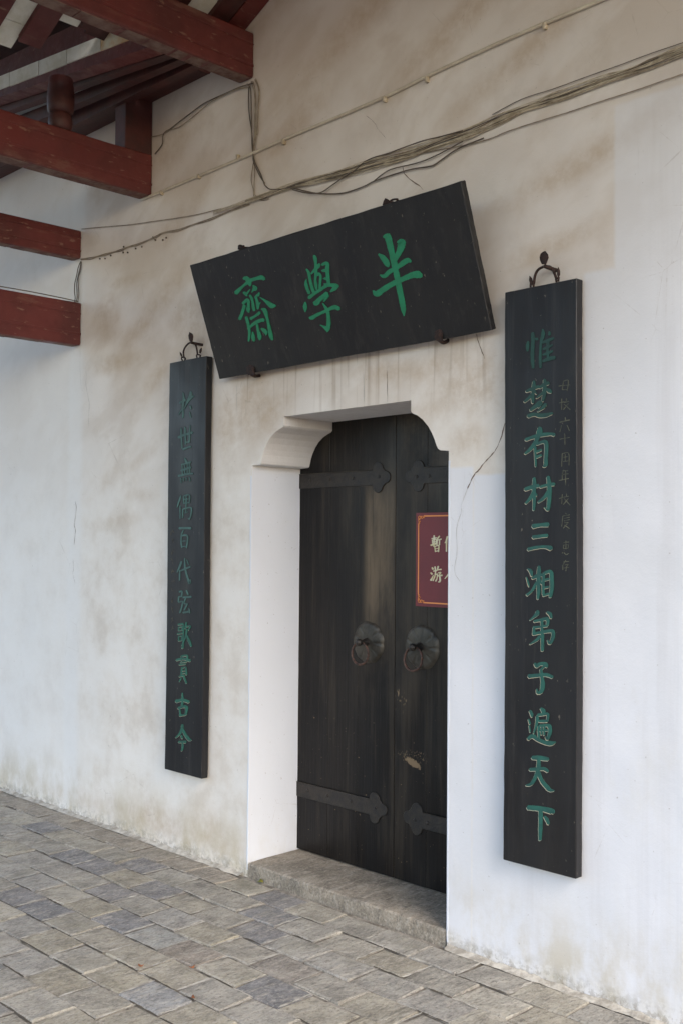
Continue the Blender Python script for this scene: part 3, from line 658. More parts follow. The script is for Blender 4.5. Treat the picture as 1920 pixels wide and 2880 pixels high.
right_chars = [
 (0, "575,210,50 580,330,60 570,500,55 570,650,55 580,790,35/500,355,30 488,430,55 488,510,25/600,300,20 650,315,50/740,150,20 745,240,60 712,380,40 700,550,36 700,700,48 705,790,30/850,195,35 850,245,40/740,372,40 830,335,48 920,300,36/830,340,50 822,480,46 830,620,40/748,480,30 830,445,45 900,412,30/745,575,30 830,545,50 900,512,30/745,680,40 840,642,60 940,618,50"),
 (0, "595,1010,40 590,1120,60 575,1250,60 575,1370,36/470,1180,40 560,1140,60 680,1100,46/570,1230,55 500,1300,50 440,1350,36/600,1170,26 640,1220,26/770,980,36 775,1100,60 765,1230,60 740,1340,36/690,1120,40 760,1070,60 840,1040,56/760,1180,40 700,1240,40 640,1290,20/800,1140,40 850,1170,66 880,1195,36/540,1490,50 620,1430,60 690,1370,76/690,1350,60 715,1380,46 670,1445,24/660,1510,20 740,1450,50 790,1390,56/500,1590,60 600,1560,60 700,1580,66 800,1570,66 900,1540,36"),
 (0, "690,1780,60 690,1840,90 650,1960,66 600,2060,66 520,2150,56 450,2210,36/460,1980,50 600,1930,60 750,1895,60 880,1885,50 930,1900,56/640,2050,46 720,2020,50 790,2020,60 800,2150,60 790,2300,60 790,2390,60 755,2425,36/615,2100,40 620,2250,35 625,2420,26/640,2180,40 720,2145,36/640,2265,40 720,2235,36"),
 (1, "600,260,40 600,350,60 595,500,60 600,650,50 590,790,34/450,450,60 560,410,65 670,385,56/590,500,60 540,590,55 460,680,36/610,500,20 640,550,26/700,410,40 800,380,50 930,360,56/830,240,50 850,400,66 850,560,66 840,700,58 825,790,36 770,745,14/840,480,60 770,580,56 670,660,32"),
 (1, "580,1060,76 700,1040,60 830,1030,75/580,1240,60 690,1225,52 815,1210,56/500,1440,56 640,1410,52 780,1400,52 880,1425,80"),
 (1, "490,1765,20 540,1800,56 560,1880,36/470,1900,12 500,2005,24 515,2060,10/480,2195,46 540,2150,36 620,2070,24/680,1720,40 675,1850,66 670,2000,60 670,2150,56 660,2260,36/570,1920,40 650,1880,56 750,1860,46/650,1980,46 560,2120,26/700,1950,20 722,2015,28/760,1850,46 750,2000,42 750,2185,36/760,1840,46 870,1810,56 890,1950,62 890,2100,62 865,2230,44/770,1950,36 840,1930,36/760,2080,36 840,2060,36/750,2205,36 840,2175,36"),
 (2, "650,110,50 650,150,66 590,210,40 530,260,16/810,130,36 860,160,56 880,225,36/600,280,40 700,260,46 815,240,56 820,340,46/590,385,46 700,370,36 820,350,40/600,380,42 588,500,42/590,492,46 700,466,46 850,440,56 905,450,56 910,540,56 860,645,46 820,590,16/725,260,42 730,450,48 735,600,52 735,765,46/700,520,50 640,590,46 530,658,20"),
 (2, "610,975,34 640,1020,60 700,985,56 790,990,62 805,1040,34/780,1010,46 720,1075,36/710,1070,36 725,1200,48 740,1330,66 715,1440,62 655,1460,42 640,1400,16/510,1190,66 650,1175,56 800,1165,56 900,1205,46"),
 (2, "530,1760,36 560,1830,46 560,1865,20/505,1900,20 530,1980,28/515,2000,14 535,2115,18/710,1720,36 750,1765,66 740,1825,34/660,1830,46 750,1820,46 822,1815,40 820,1915,36/650,1850,46 640,1980,42 590,2135,18/680,1932,44 820,1930,42/680,2020,44 670,2100,34 680,2205,26/690,2010,44 790,2002,46 850,2015,56 860,2120,56 820,2225,46 790,2190,20/700,2092,32 820,2082,32/730,2010,28 720,2155,24/770,2010,28 765,2165,24/500,2230,50 570,2180,66 650,2230,58 760,2280,66 880,2300,76 950,2280,26"),
 (3, "570,185,66 700,190,74 830,212,56/530,382,56 650,375,56 760,370,56 825,412,46/675,220,58 665,380,66 620,510,58 550,620,54 465,640,26/665,420,56 720,560,60 800,660,66 860,720,56 930,732,16"),
 (3, "495,1010,76 620,1020,84 760,1038,78 890,1075,92 912,1105,40/705,1060,66 705,1200,66 700,1400,60 695,1545,46/770,1160,36 810,1215,56 835,1285,36")]
for q_, (ci, s) in enumerate(right_chars):
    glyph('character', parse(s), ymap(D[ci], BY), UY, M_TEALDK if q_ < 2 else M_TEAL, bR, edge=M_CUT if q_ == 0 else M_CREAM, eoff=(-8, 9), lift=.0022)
faint = [(0, "1080,1010,13 1060,1150,13/1080,1010,13 1160,1000,13 1140,1170,11/1000,1090,12 1190,1070,12/1060,1150,12 1150,1150,12"),
 (0, "1050,1300,12 1050,1480,12/1010,1370,12 1090,1350,12/1130,1300,20 1130,1330,20/1090,1360,12 1170,1345,12/1160,1380,12 1080,1480,12/1090,1390,12 1190,1480,14"),
 (0, "1110,1610,16 1112,1650,16/1020,1690,20 1180,1650,20/1050,1740,12 1020,1850,12/1140,1740,12 1180,1830,12"), (0, "1020,1970,13 1180,1940,13/1100,1880,13 1105,2060,13"),
 (0, "1060,2210,13 1050,2420,13/1060,2210,12 1165,2205,12 1170,2400,13/1080,2270,12 1150,2260,12/1110,2220,12 1110,2330,12/1080,2340,12 1150,2330,12"),
 (1, "1080,130,14 1060,190,12/1070,140,13 1150,140,13/1070,200,13 1160,190,13/1010,300,15 1160,270,15/1115,140,14 1115,380,13/1060,210,12 1060,280,12"),
 (1, "1060,530,12 1050,690,12/1010,600,12 1100,570,12/1130,520,12 1130,560,12/1090,580,12 1170,560,12/1160,600,12 1080,700,12/1090,600,12 1190,710,15"),
 (1, "1110,840,12 1130,860,12/1070,890,12 1180,870,12/1070,890,12 1050,1060,12/1090,930,12 1180,910,12/1090,970,12 1180,950,12/1100,1000,12 1160,1000,12/1140,1020,12 1080,1090,12/1100,1040,12 1180,1100,16"),
 (1, "1080,1330,12 1170,1320,12/1120,1300,12 1120,1440,12/1080,1370,12 1160,1365,12/1080,1370,12 1080,1430,12/1160,1365,12 1160,1420,12/1080,1430,12 1160,1420,12/1070,1490,12 1060,1510,12/1090,1500,12 1130,1530,12 1160,1510,12"),
 (1, "1080,1650,12 1170,1640,12/1120,1620,12 1060,1720,12/1070,1700,12 1070,1780,12/1100,1700,12 1160,1690,12 1130,1730,12/1130,1730,12 1120,1800,12/1090,1750,12 1170,1740,12")]
for ci, s in faint: glyph('small_character', parse(s), ymap(D[ci], BY), UY, M_FAINT, bR, lift=.0010)
E1 = crop(450, 1060, 160/1045); E2 = crop(450, 1420, 160/1045); E3 = crop(450, 1780, 160/896)
left_chars = [
 (E1, 0, "430,290,26 440,400,50 425,550,46 430,700,34 420,755,16/370,480,50 470,420,46/430,560,36 350,690,16/570,270,36 560,370,74 500,480,40 450,590,20/560,400,50 620,350,36/560,530,46 575,585,36/550,640,18 572,740,28"),
 (E1, 0, "345,1110,56 460,1060,50 600,1020,50/400,940,22 395,1060,36 412,1310,32/465,920,22 470,1060,38 475,1235,32/560,890,18 550,1050,36 540,1205,32/490,1200,36 545,1190,36/430,1330,46 500,1300,46 570,1280,36"),
 (E1, 0, "460,1490,30 490,1560,50/400,1610,30 480,1590,40 570,1560,35/390,1720,40 480,1690,45 570,1660,40/350,1820,50 480,1790,45 610,1775,40/410,1610,22 420,1800,22/460,1600,22 465,1800,22/510,1590,22 510,1790,22/550,1570,22 550,1780,22/385,1860,26 400,1945,18/435,1860,26 440,1915,18/490,1850,26 490,1905,18/545,1840,26 560,1915,22"),
 (E1, 0, "390,2180,28 350,2300,36 320,2400,16/375,2370,28 375,2600,26/440,2190,28 440,2330,22/440,2190,28 545,2170,32 545,2320,22/450,2250,22 540,2240,22/450,2320,22 540,2310,22/490,2180,22 480,2500,18/430,2430,28 570,2400,32 580,2500,28 550,2610,26 520,2590,12/425,2430,28 420,2590,22/460,2500,18 520,2480,18"),
 (E2, 0, "360,430,52 460,425,46 575,430,48/440,460,22 400,550,28 395,700,32 410,785,30/410,565,36 500,560,38 512,650,32 490,790,30/410,665,22 480,660,22/410,770,22 480,760,22"),
 (E2, 0, "400,1040,36 370,1130,46 320,1240,16/370,1200,28 365,1385,28/390,1210,32 480,1170,42 560,1140,36/460,980,26 465,1150,34 500,1300,34 550,1440,46 562,1370,12/500,1010,18 530,1095,22"),
 (E2, 0, "360,1600,36 410,1590,32 400,1680,30/350,1690,32 410,1680,28/350,1690,28 345,1780,28/350,1790,32 420,1780,32 400,1900,36 370,1985,30/490,1570,32 520,1650,32/430,1700,42 580,1690,42/480,1710,28 450,1810,28 520,1820,28/510,1820,32 450,1935,30/430,1980,42 540,1960,42/540,1900,22 552,1985,28"),
 (E2, 1, "340,2200,28 430,2185,32/350,2250,20 350,2310,20/350,2250,20 410,2240,20 410,2300,18/350,2310,18 410,2300,18/330,2370,28 440,2350,28/350,2420,20 350,2500,20/350,2420,20 410,2410,20 405,2490,18/350,2500,18 405,2490,18/435,2190,22 430,2600,26 400,2620,16/490,2160,28 470,2275,30/470,2240,22 560,2230,32 530,2300,22/500,2290,28 470,2450,28 400,2590,16/490,2380,28 540,2500,46 580,2600,26"),
 (E3, 1, "340,370,28 430,360,28 430,440,22/345,370,22 345,440,22/265,430,34 370,410,34 480,440,40/330,465,20 430,455,20/310,500,24 410,490,24/350,560,22 410,545,22 420,660,26/350,550,22 340,680,26/350,600,18 400,595,18/350,640,18 400,635,18/310,690,24 390,670,24/340,720,22 310,768,16/380,690,22 422,795,22"),
 (E3, 1, "260,1080,56 360,1060,44 460,1090,46/355,950,16 360,1060,34 350,1160,28/295,1190,42 350,1170,34 420,1172,44 410,1290,32/315,1200,20 325,1315,26/315,1305,28 400,1295,28"),
 (E3, 1, "355,1450,30 350,1520,42 310,1600,34 255,1652,20/360,1520,38 400,1600,40 460,1680,48 500,1692,14/340,1620,22 355,1665,28/300,1720,34 410,1720,40/360,1740,28 360,1820,28 343,1862,20")]
for cr, k, s in left_chars:
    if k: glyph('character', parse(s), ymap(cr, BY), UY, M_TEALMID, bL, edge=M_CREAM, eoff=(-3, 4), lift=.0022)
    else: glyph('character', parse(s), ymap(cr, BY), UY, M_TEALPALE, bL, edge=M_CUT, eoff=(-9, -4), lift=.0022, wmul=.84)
r_ = random.Random(21)
for k in range(11):
    cy = 480+k*178; s = []
    for j in range(6):
        x = 205+r_.uniform(0, 40); y = cy+r_.uniform(-40, 40)
        s.append(f'{x},{y},9 {x+r_.choice((5, 30, -10))},{y+r_.choice((4, 35, 50))},7')
    glyph('small_character', parse('/'.join(s)), ymap(E2, BY), UY, M_FAINTDK, bL, lift=.0009)

# ------------------------------------------------------------------ iron hangers and hooks
def leaf_plate(name, pts, y, th, parent, mat=M_RUST, bow=.004):
    bm = bmesh.new(); n = len(pts); cx = sum(p.x for p in pts)/n; cz = sum(p.z for p in pts)/n
    a = [bm.verts.new((p.x, y, p.z)) for p in pts]; b = [bm.verts.new((p.x, y+th, p.z)) for p in pts]
    ca = bm.verts.new((cx, y-bow, cz)); cb = bm.verts.new((cx, y+th, cz))
    for i in range(n):
        k = (i+1) % n; bm.faces.new((a[i], a[k], ca)); bm.faces.new((b[k], b[i], cb)); bm.faces.new((a[k], a[i], b[i], b[k]))
    return keep(from_bm(name, bm, mat), parent)
def hanger(cr, arch, leafp, sl, sr, loops, head, label, wr):
    y = -.030; o0 = on_y(*cr(*head), y)
    t = thing('iron_hanger', label, 'hanger', o0, 'iron hangers above the carved boards')
    keep(tube('arch', [on_y(*cr(*p), y-.004) for p in arch], wr, M_RUST, None, 7, 5), t)
    leaf_plate('leaf_spike', [on_y(*cr(*p), y-.045) for p in leafp], y-.045, .004, t)
    for s_ in (sl, sr): leaf_plate('side_leaf', [on_y(*cr(*p), y-.006) for p in s_], y-.006, .004, t)
    h = on_y(*cr(*head), y-.04)
    keep(tube('shank', [h, (h.x+.003, y-.02, h.z-.003), (h.x+.006, .01, h.z-.004)], .0075, M_RUST, None, 7, 2), t)
    for lp in loops: keep(tube('eye_loop', [on_y(*cr(*p), y-.004) for p in lp], wr*.8, M_RUST, None, 6, 4), t)
s6 = 160/1568
hanger(crop(1460, 680, s6), [(395, 1150), (410, 1020), (440, 890), (510, 770), (620, 700), (740, 670), (850, 690), (910, 760), (960, 860), (1010, 1000)],
       [(700, 245), (770, 330), (790, 420), (755, 520), (720, 610), (610, 610), (560, 500), (552, 420), (580, 320), (640, 270)],
       [(272, 930), (335, 1000), (350, 1080), (340, 1180), (285, 1140), (258, 1050)], [(1068, 690), (1105, 800), (1105, 900), (1060, 985), (1030, 900), (1030, 790)],
       [[(310, 1130), (305, 1200), (310, 1260)], [(310, 1140), (350, 1165), (390, 1150), (385, 1240)], [(1010, 980), (1005, 1040), (1020, 1100)], [(1010, 980), (1050, 1000), (1078, 975), (1075, 1040), (1065, 1090)]],
       (690, 660), 'rusty iron hanger with a broad leaf spike on top of the right-hand board', .0052)
hanger(crop(480, 900, s6), [(370, 1010), (355, 900), (375, 800), (430, 710), (510, 635), (600, 620), (670, 650), (710, 730), (730, 830), (745, 930)],
       [(515, 325), (590, 370), (615, 430), (605, 520), (590, 590), (530, 590), (500, 500), (490, 420), (510, 370)],
       [(250, 870), (290, 920), (320, 1010), (295, 1010), (260, 950)], [(850, 755), (848, 850), (815, 920), (785, 900), (790, 830), (815, 790)],
       [[(315, 1020), (305, 1060), (325, 1110)], [(315, 1020), (360, 1035), (400, 1040), (405, 1070), (385, 1110)], [(725, 950), (718, 980), (730, 1030)], [(725, 950), (780, 955), (820, 965), (818, 990), (805, 1020)]],
       (560, 610), 'rusty iron hanger with a narrow leaf spike on top of the left-hand board', .0048)
def plaque_hook(leafp, shank, label, ly):
    P = [on_y(*p, ly) for p in leafp]; t = thing('plaque_hook', label, 'hook', P[0], 'iron hooks holding the plaque')
    if leafp: leaf_plate('leaf', P, ly, .004, t, M_RUST, .005)
    q = on_y(*shank[0], ly); e = on_y(*shank[1], -.002)
    keep(tube('shank', [q, ((q.x*.6+e.x*.4), ly*.5, min(q.z, e.z)-.004), (e.x, .01, e.z)], .008, M_RUST, None, 7, 3), t)
c = crop(500, 500, .574)
plaque_hook([c(*p) for p in [(1262, 735), (1285, 728), (1294, 755), (1290, 785), (1300, 800), (1265, 798), (1255, 785), (1256, 755)]], [c(1280, 795), c(1318, 790)], 'rusty leaf-headed hook under the right end of the plaque', PB-.012)
plaque_hook([c(*p) for p in [(345, 908), (362, 905), (374, 925), (372, 950), (382, 965), (345, 966), (336, 950), (338, 925)]], [c(360, 962), c(398, 966)], 'rusty leaf-headed hook under the left end of the plaque', PB-.012)
def top_hook(pts, loop, label):
    y = -.19; t = thing('plaque_hook', label, 'hook', on_y(*pts[0], y), 'iron hooks holding the plaque')
    leaf_plate('head', [on_y(*p, y) for p in pts], y, .012, t, M_RUST, .003)
    P = [on_y(*p, y+.01) for p in loop]; e = P[-1]
    keep(tube('tie', P+[Vector((e.x+.02, -.0, e.z+.03))], .004, M_RUST, None, 6, 3), t)
top_hook([c(*p) for p in [(1000, 132), (1006, 112), (1014, 98), (1024, 104), (1030, 118), (1052, 112), (1062, 120), (1040, 126)]], [c(1030, 120), c(1050, 106), c(1075, 104), c(1084, 112)], 'small iron hook on the top edge of the plaque, right one')
top_hook([c(*p) for p in [(294, 350), (296, 330), (305, 325), (315, 332), (330, 338), (325, 345)]], [c(310, 335), c(325, 333), c(330, 340)], 'small iron hook on the top edge of the plaque, left one')

# ------------------------------------------------------------------ maroon notice on the right leaf
SY = DY-.003
t = thing('notice_board', 'maroon notice with orange border and cream characters on the right door leaf', 'sign', (-.24, SY, 1.53))
x0 = on_y(1170, 1560, SY).x; z1 = on_y(1170, 1442.6, SY).z; z0 = on_y(1171, 1704.5, SY).z
keep(box('sheet', (x0, SY-.003, z0), (x0+.47, SY+.0022, z1), M_SIGN), t)
cF = crop(1160, 1430, 110/892); SF = SY-.003; mp = ymap(cF, SF)
xi0, xi1 = mp(128, 1100).x, x0+.47-(mp(128, 1100).x-x0); zt, zb = on_y(*cF(128, 175), SF).z, on_y(*cF(128, 2142), SF).z
bw = .0030
for nm, a, b in (('l', (xi0-bw, zb+.035), (xi0+bw, zt-.035)), ('r', (xi1-bw, zb+.035), (xi1+bw, zt-.035)), ('t', (xi0+.030, zt-bw), (xi1-.030, zt+bw)), ('b', (xi0+.030, zb-bw), (xi1-.030, zb+bw))):
    keep(box('border', (a[0], SF-.0005, a[1]), (b[0], SF+.0005, b[1]), M_ORANGE), t)
for sx, sz, ox, oz in ((1, -1, xi0, zt), (1, 1, xi0, zb), (-1, -1, xi1, zt), (-1, 1, xi1, zb)):
    bm = bmesh.new()
    for (a, b, r) in ((.006, .006, .0065), (.006, .021, .0055), (.021, .006, .0055), (.032, .005, .0035), (.004, .032, .0035), (.014, .003, .003), (.003, .014, .003)):
        P = [(ox+sx*(a+r*math.cos(i*.7)), SF-.0008, oz+sz*(b+r*math.sin(i*.7))) for i in range(9)]
        tube_bm(bm, P, .0017, 4, 0)
    keep(from_bm('corner_scroll', bm, M_ORANGE), t)
for s in ("485,620,35 480,870,30/430,690,28 540,670,28/445,720,22 450,800,22/445,720,22 530,710,22 530,790,22/450,760,16 530,755,16/450,800,22 530,790,22/410,840,36 550,800,36/610,630,28 560,700,32 550,830,26/570,720,22 650,700,32/610,720,26 605,835,32/500,870,22 515,990,22/500,870,22 590,850,26 585,990,26/510,920,18 580,910,18/515,980,22 585,965,22",
          "790,640,40 760,740,34 730,790,16/768,730,34 765,980,30/900,630,28 910,675,28/830,700,28 990,690,28/860,735,20 860,790,20 950,785,20 950,730,20 860,735,20/825,830,26 1000,812,30/850,890,24 970,880,24/910,890,26 910,985,30 880,965,16",
          "440,1350,36 460,1390,40/410,1470,36 440,1500,40/412,1640,50 440,1590,34 470,1520,16/505,1330,34 515,1400,32/470,1430,30 560,1410,30/520,1430,28 500,1550,28 460,1650,26/520,1510,22 560,1500,26 550,1600,26 520,1660,32/580,1320,36 560,1400,26/570,1400,26 650,1390,32/580,1470,26 640,1460,26 600,1510,22/610,1510,26 622,1650,40 585,1680,26/570,1540,32 670,1525,38",
          "905,1330,50 860,1430,44 790,1530,30 728,1605,16/885,1420,26 960,1520,46 1030,1600,36"):
    glyph('printed_character', parse(s), mp, UY, M_PRINT, t, lift=.0006, rough=False)

# ------------------------------------------------------------------ wires, conduit
def wpts(cr, pts, y=-.008): return [on_y(*cr(*p), y) for p in pts]
cr_ = crop(600, 200, 700/1568); c7 = crop(1200, 0, 720/1568); c2 = crop(0, 500, 500/1568); c1 = crop(0, 0, 760/1568)
o = tube('conduit', [on_y(x, y, -.009) for x, y in [(398, 561), (500, 519), (600, 477), (707, 432), (796, 392), (935, 334), (1091, 267), (1200, 213), (1370, 134), (1531, 64), (1687, 0), (1900, -90), (2200, -220)]], .0075, M_CONDUIT, None, 8, 3)
tag(o, 'straight cream conduit running up the wall above the cable bundle', 'conduit')
for k, (x, y) in enumerate([(455, 541), (560, 495), (670, 440), (798, 398), (1082, 278), (1200, 222), (1532, 72)]):
    p = on_y(x, y, -.010); b = box('clip', (p.x-.007, -.021, p.z-.013), (p.x+.007, -.0, p.z+.011), M_WIREPALE, o, .002, 1)
GB = 'thin wires of the long cable bundle across the wall'
mid_line = [(560, 566), (640, 556)]
r_ = random.Random(77)
def bundle_y(px):      # centre line of the bundle, photographed pixels
    K = [(430, 612), (520, 590), (605, 601), (720, 557), (823, 521), (948, 490), (1069, 454), (1158, 432), (1230, 400), (1330, 366), (1400, 334), (1500, 296), (1600, 262), (1700, 222), (1780, 196), (1920, 140), (2100, 80)]
    for (a, b), (c_, d) in zip(K, K[1:]):
        if a <= px <= c_: return b+(d-b)*(px-a)/(c_-a)
    return K[-1][1]
for i in range(17):
    off = -14+28*i/16+r_.uniform(-2, 2); pts = []; px = 690 if i % 3 else 600
    ph = r_.uniform(0, 6)
    while px < 2110:
        t_ = (px-600)/500; spread = .30+.75*min(1, max(0, (px-700)/400)); pinch = 1-.55*math.exp(-((px-1480)/40)**2)-.35*math.exp(-((px-1750)/60)**2)
        pts.append(on_y(px, bundle_y(px)+off*spread*pinch+r_.uniform(-2.2, 2.2)+2.5*math.sin(px/70+ph), -.006-r_.uniform(0, .010))); px += r_.uniform(45, 85)
    mt = (M_WIREPALE, M_WIREPALE, M_WIREMID, M_WIREPALE, M_WIREPALE, M_WIREDARK)[i % 6]
    tag(tube('wire', pts, r_.uniform(.0013, .0024), mt, None, 5, 4), 'one of the thin dusty wires in the long bundle crossing the wall above the plaque', 'wire', GB)
tag(tube('wire', wpts(c7, [(-560, 1060), (-300, 990), (0, 970-40), (330, 865), (500, 800), (700, 735), (850, 690), (1030, 630), (1170, 585), (1310, 540), (1450, 490), (1568, 450), (1750, 380)]), .0022, M_WIREMID, None, 5, 4), 'single thin wire hanging just below the main cable bundle', 'wire')
tag(tube('wire', wpts(c7, [(400, 700), (580, 605), (780, 540), (970, 470), (1170, 400), (1270, 362), (1400, 315), (1568, 258), (1750, 190)]), .0016, M_WIREDARK, None, 5, 4), 'single fine grey wire pinned just above the cable bundle at the right', 'wire')
tag(tube('cable', wpts(cr_, [(215, 78), (235, 110), (240, 230), (243, 400), (248, 500), (262, 570), (295, 640), (318, 700), (330, 722), (360, 742), (430, 742), (500, 735), (570, 752), (650, 768), (740, 772), (820, 766), (900, 742), (960, 718), (1010, 692), (1130, 650), (1250, 615), (1370, 596), (1430, 560), (1500, 510), (1568, 472), (1700, 420)], -.012), .0031, M_WIREDARK, None, 6, 4), 'thick dark cable dropping from the upper red beam and looping below the bundle', 'cable')
tag(tube('cable', wpts(cr_, [(225, 95), (222, 180), (228, 280), (243, 380), (250, 480), (252, 560), (275, 620), (300, 670), (325, 705)], -.010), .0028, M_WIREDARK, None, 6, 4), 'thinner dark cable twisted round the thick one below the upper beam', 'cable')
GV = 'vertical wires below the upper beam'
for lb, p in zip(('long brown wire hanging from the upper red beam, bent right at its foot', 'brown wire from the upper red beam that runs down into the bundle', 'shortish brown wire hanging straight from the upper red beam to the conduit', 'rightmost and shortest brown wire hanging from the upper red beam'), ([(262, 50), (285, 110), (284, 200), (278, 330), (262, 470), (255, 560), (243, 640), (240, 690), (252, 740), (260, 795), (300, 805), (340, 790)],
          [(250, 60), (266, 130), (270, 260), (266, 380), (256, 480), (258, 560), (262, 640), (258, 720), (268, 790), (310, 812), (350, 800)],
          [(240, 60), (262, 150), (262, 300), (258, 430), (250, 540)], [(268, 45), (292, 120), (286, 220), (276, 400)])):
    tag(tube('wire', wpts(cr_, p, -.009), .0024, M_WIREMID, None, 5, 4), lb, 'wire', GV)
tag(tube('cable', wpts(cr_, [(500, 745), (560, 760), (620, 768), (680, 762), (740, 722), (800, 680), (880, 630), (935, 580), (1000, 545), (1100, 515), (1200, 478), (1320, 436), (1430, 410), (1568, 372)], -.016), .0027, M_WIREDARK, None, 6, 4), 'dark cable snaking up through the middle of the bundle', 'cable')
tag(tube('cable', wpts(cr_, [(1010, 690), (1060, 650), (1110, 620), (1180, 600), (1250, 585), (1330, 560), (1420, 520), (1568, 440)], -.014), .0026, M_WIREDARK, None, 6, 4), 'short dark cable branching up from the loop below the bundle', 'cable')
tag(tube('wire', wpts(c2, [(720, 450), (900, 432), (1060, 420), (1200, 405), (1380, 378), (1568, 352), (1750, 320), (1950, 270)]), .0022, M_WIREMID, None, 5, 4), 'thin wire running level from the end of the upper left beam', 'wire')
GL = 'pair of knotted wires left of the plaque'
for dy, lb in ((0, 'upper'), (1, 'lower')):
    P = [(712, 716), (800, 702), (860, 690), (930, 668), (1000, 652), (1065, 630), (1130, 606), (1215, 580), (1300, 548), (1380, 510), (1450, 476), (1568, 455), (1700, 410), (1850, 360), (2000, 300), (2200, 220)]
    P = [(x, y+dy*(14 if i % 2 else 4)) for i, (x, y) in enumerate(P)]
    o = tube('wire', wpts(c2, P, -.007), .0026, M_WIREMID, None, 5, 4)
    tag(o, lb+' of the two thin knotted wires sloping up from the left beams', 'wire', GL)
    for (x, y) in ((880, 710), (925, 708), (975, 682), (1085, 655), (1125, 655), (1195, 620), (1250, 605), (1090, 605), (1350, 520), (1370, 545), (1435, 545), (1465, 525))[dy::2]:
        p = on_y(*c2(x, y), -.006); box('knot', (p.x-.004, -.009, p.z-.005), (p.x+.003, 0, p.z+.004), M_WIREDARK, o, .0015, 1)
for p, lb in (([(712, 735), (690, 790), (676, 860), (660, 930), (657, 1000), (664, 1060), (655, 1100)], 'left'), ([(716, 735), (705, 800), (688, 870), (678, 930), (680, 1000), (680, 1060), (668, 1100)], 'middle'), ([(718, 738), (712, 810), (692, 880), (692, 960), (696, 1030), (686, 1096)], 'right')):
    tag(tube('wire', wpts(c2, p, -.010), .0028, M_WIREDARK, None, 5, 4), lb+'most thin dark wire hanging between the two lower left beams' if lb != 'middle' else 'middle one of three thin dark wires hanging between the two lower left beams', 'wire', 'wires hanging between the two lower left beams')
tag(tube('wire', wpts(c1, [(1470, 480), (1400, 500), (1320, 535), (1200, 590), (1150, 622), (1100, 660), (1040, 705), (990, 745), (960, 762), (945, 790), (940, 840), (900, 890)], -.012), .0031, M_WIREDARK, None, 6, 4), 'dark cable sagging along the wall from the upper beam to the middle beam', 'cable')
tag(tube('wire', wpts(c1, [(1450, 505), (1380, 515), (1300, 548), (1210, 600), (1140, 660), (1090, 700), (1040, 735), (985, 752), (940, 778), (880, 792)], -.012), .0026, M_WIREMID, None, 6, 4), 'thin brown wire following the sagging cable between upper and middle beams', 'wire')

# ------------------------------------------------------------------ roof timbers
RK = .463
def Zr(x): return 4.17+RK*(x+1.283)           # underside of the raking rafters
YF = -4.6
def ybeam(x0, x1, z0, z1, label, y1=YF, nose=None):
    t = thing('roof_beam', label, 'beam', ((x0+x1)/2, -.0, (z0+z1)/2), 'red beams running out from the wall')
    bm = bmesh.new(); box_bm(bm, (x0, y1, z0), (x1, -.0015, z1), .012, 2)
    bmesh.ops.subdivide_edges(bm, edges=[e for e in bm.edges if e.calc_length() > 1], cuts=16)
    r2 = random.Random(int(abs(x0*100)))
    for v in bm.verts: v.co.z += .006*math.sin(v.co.y*2.1)+r2.uniform(-.001, .001)
    keep(from_bm('timber', bm, M_RED), t)
    h = z1-z0
    keep(box('moulding', (x1-.001, y1, z0+h*.23), (x1+.004, -.004, z0+h*.29), M_RED, None, .0015, 1), t)
    keep(box('moulding', (x1-.001, y1, z0+h*.72), (x1+.003, -.004, z0+h*.75), M_RED, None, .001, 1), t)
    bm = bmesh.new(); y = -.02
    while y > y1:      # dust and flaking lime along the lower arris
        L_ = r2.uniform(.05, .22); box_bm(bm, (x0+.012, y-L_, z0-.0022+.006*math.sin(y*2.1)), (x1-.012, y, z0+.003+.006*math.sin(y*2.1))); y -= L_+r2.uniform(0, .03)
    o_ = keep(from_bm('dry_lime', bm, M_DUST), t); o_['kind'] = 'stuff'
    return t
ybeam(-1.35, -1.247, 3.893, 4.118, 'thick red beam highest on the wall, meeting it above the drooping cables')
ybeam(-2.215, -2.107, 3.506, 3.730, 'thick red beam in the middle, with a square post standing on it')
ybeam(-2.92, -2.837, 3.292, 3.462, 'slim red beam, upper of the two that meet the wall at the left seam')
ybeam(-2.905, -2.825, 2.770, 3.026, 'deep red beam with scuffed paint, lowest on the wall at the left seam')
o = tube('wire', [(-2.83, -y, 3.030+.006*math.sin(y*5)) for y in [.02+i*.15 for i in range(16)]], .003, M_WIREDARK, None, 5, 2)
tag(o, 'thin wire lying along the top of the lowest red beam', 'wire')
# struts on the middle beam
t = thing('square_post', 'short square dark red post standing on the middle beam beside the wall', 'post', (-2.16, -.1, 3.73))
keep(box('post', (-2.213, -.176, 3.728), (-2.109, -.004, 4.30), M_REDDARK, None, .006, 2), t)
q = on_x(170, 345, -2.16)
t = thing('round_post', 'stubby round red post with a swollen head on the middle beam', 'post', (-2.16, q.y, 3.73))
def lathe(name, prof, cx, cy, mat, parent, n=24):
    bm = bmesh.new(); R_ = [[bm.verts.new((cx+r*math.cos(2*math.pi*k/n), cy+r*math.sin(2*math.pi*k/n), z)) for k in range(n)] for z, r in prof]
    for A, B in zip(R_, R_[1:]):
        for k in range(n): bm.faces.new((A[k], A[(k+1) % n], B[(k+1) % n], B[k]))
    bm.faces.new(R_[0][::-1]); bm.faces.new(R_[-1])
    return keep(from_bm(name, bm, mat, None, True), parent)
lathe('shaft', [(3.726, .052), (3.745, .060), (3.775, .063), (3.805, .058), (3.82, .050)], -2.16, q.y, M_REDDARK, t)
lathe('head', [(3.815, .052), (3.83, .066), (3.86, .070), (3.90, .070), (3.95, .066), (4.0, .06)], -2.16, q.y, M_REDDARK, t)
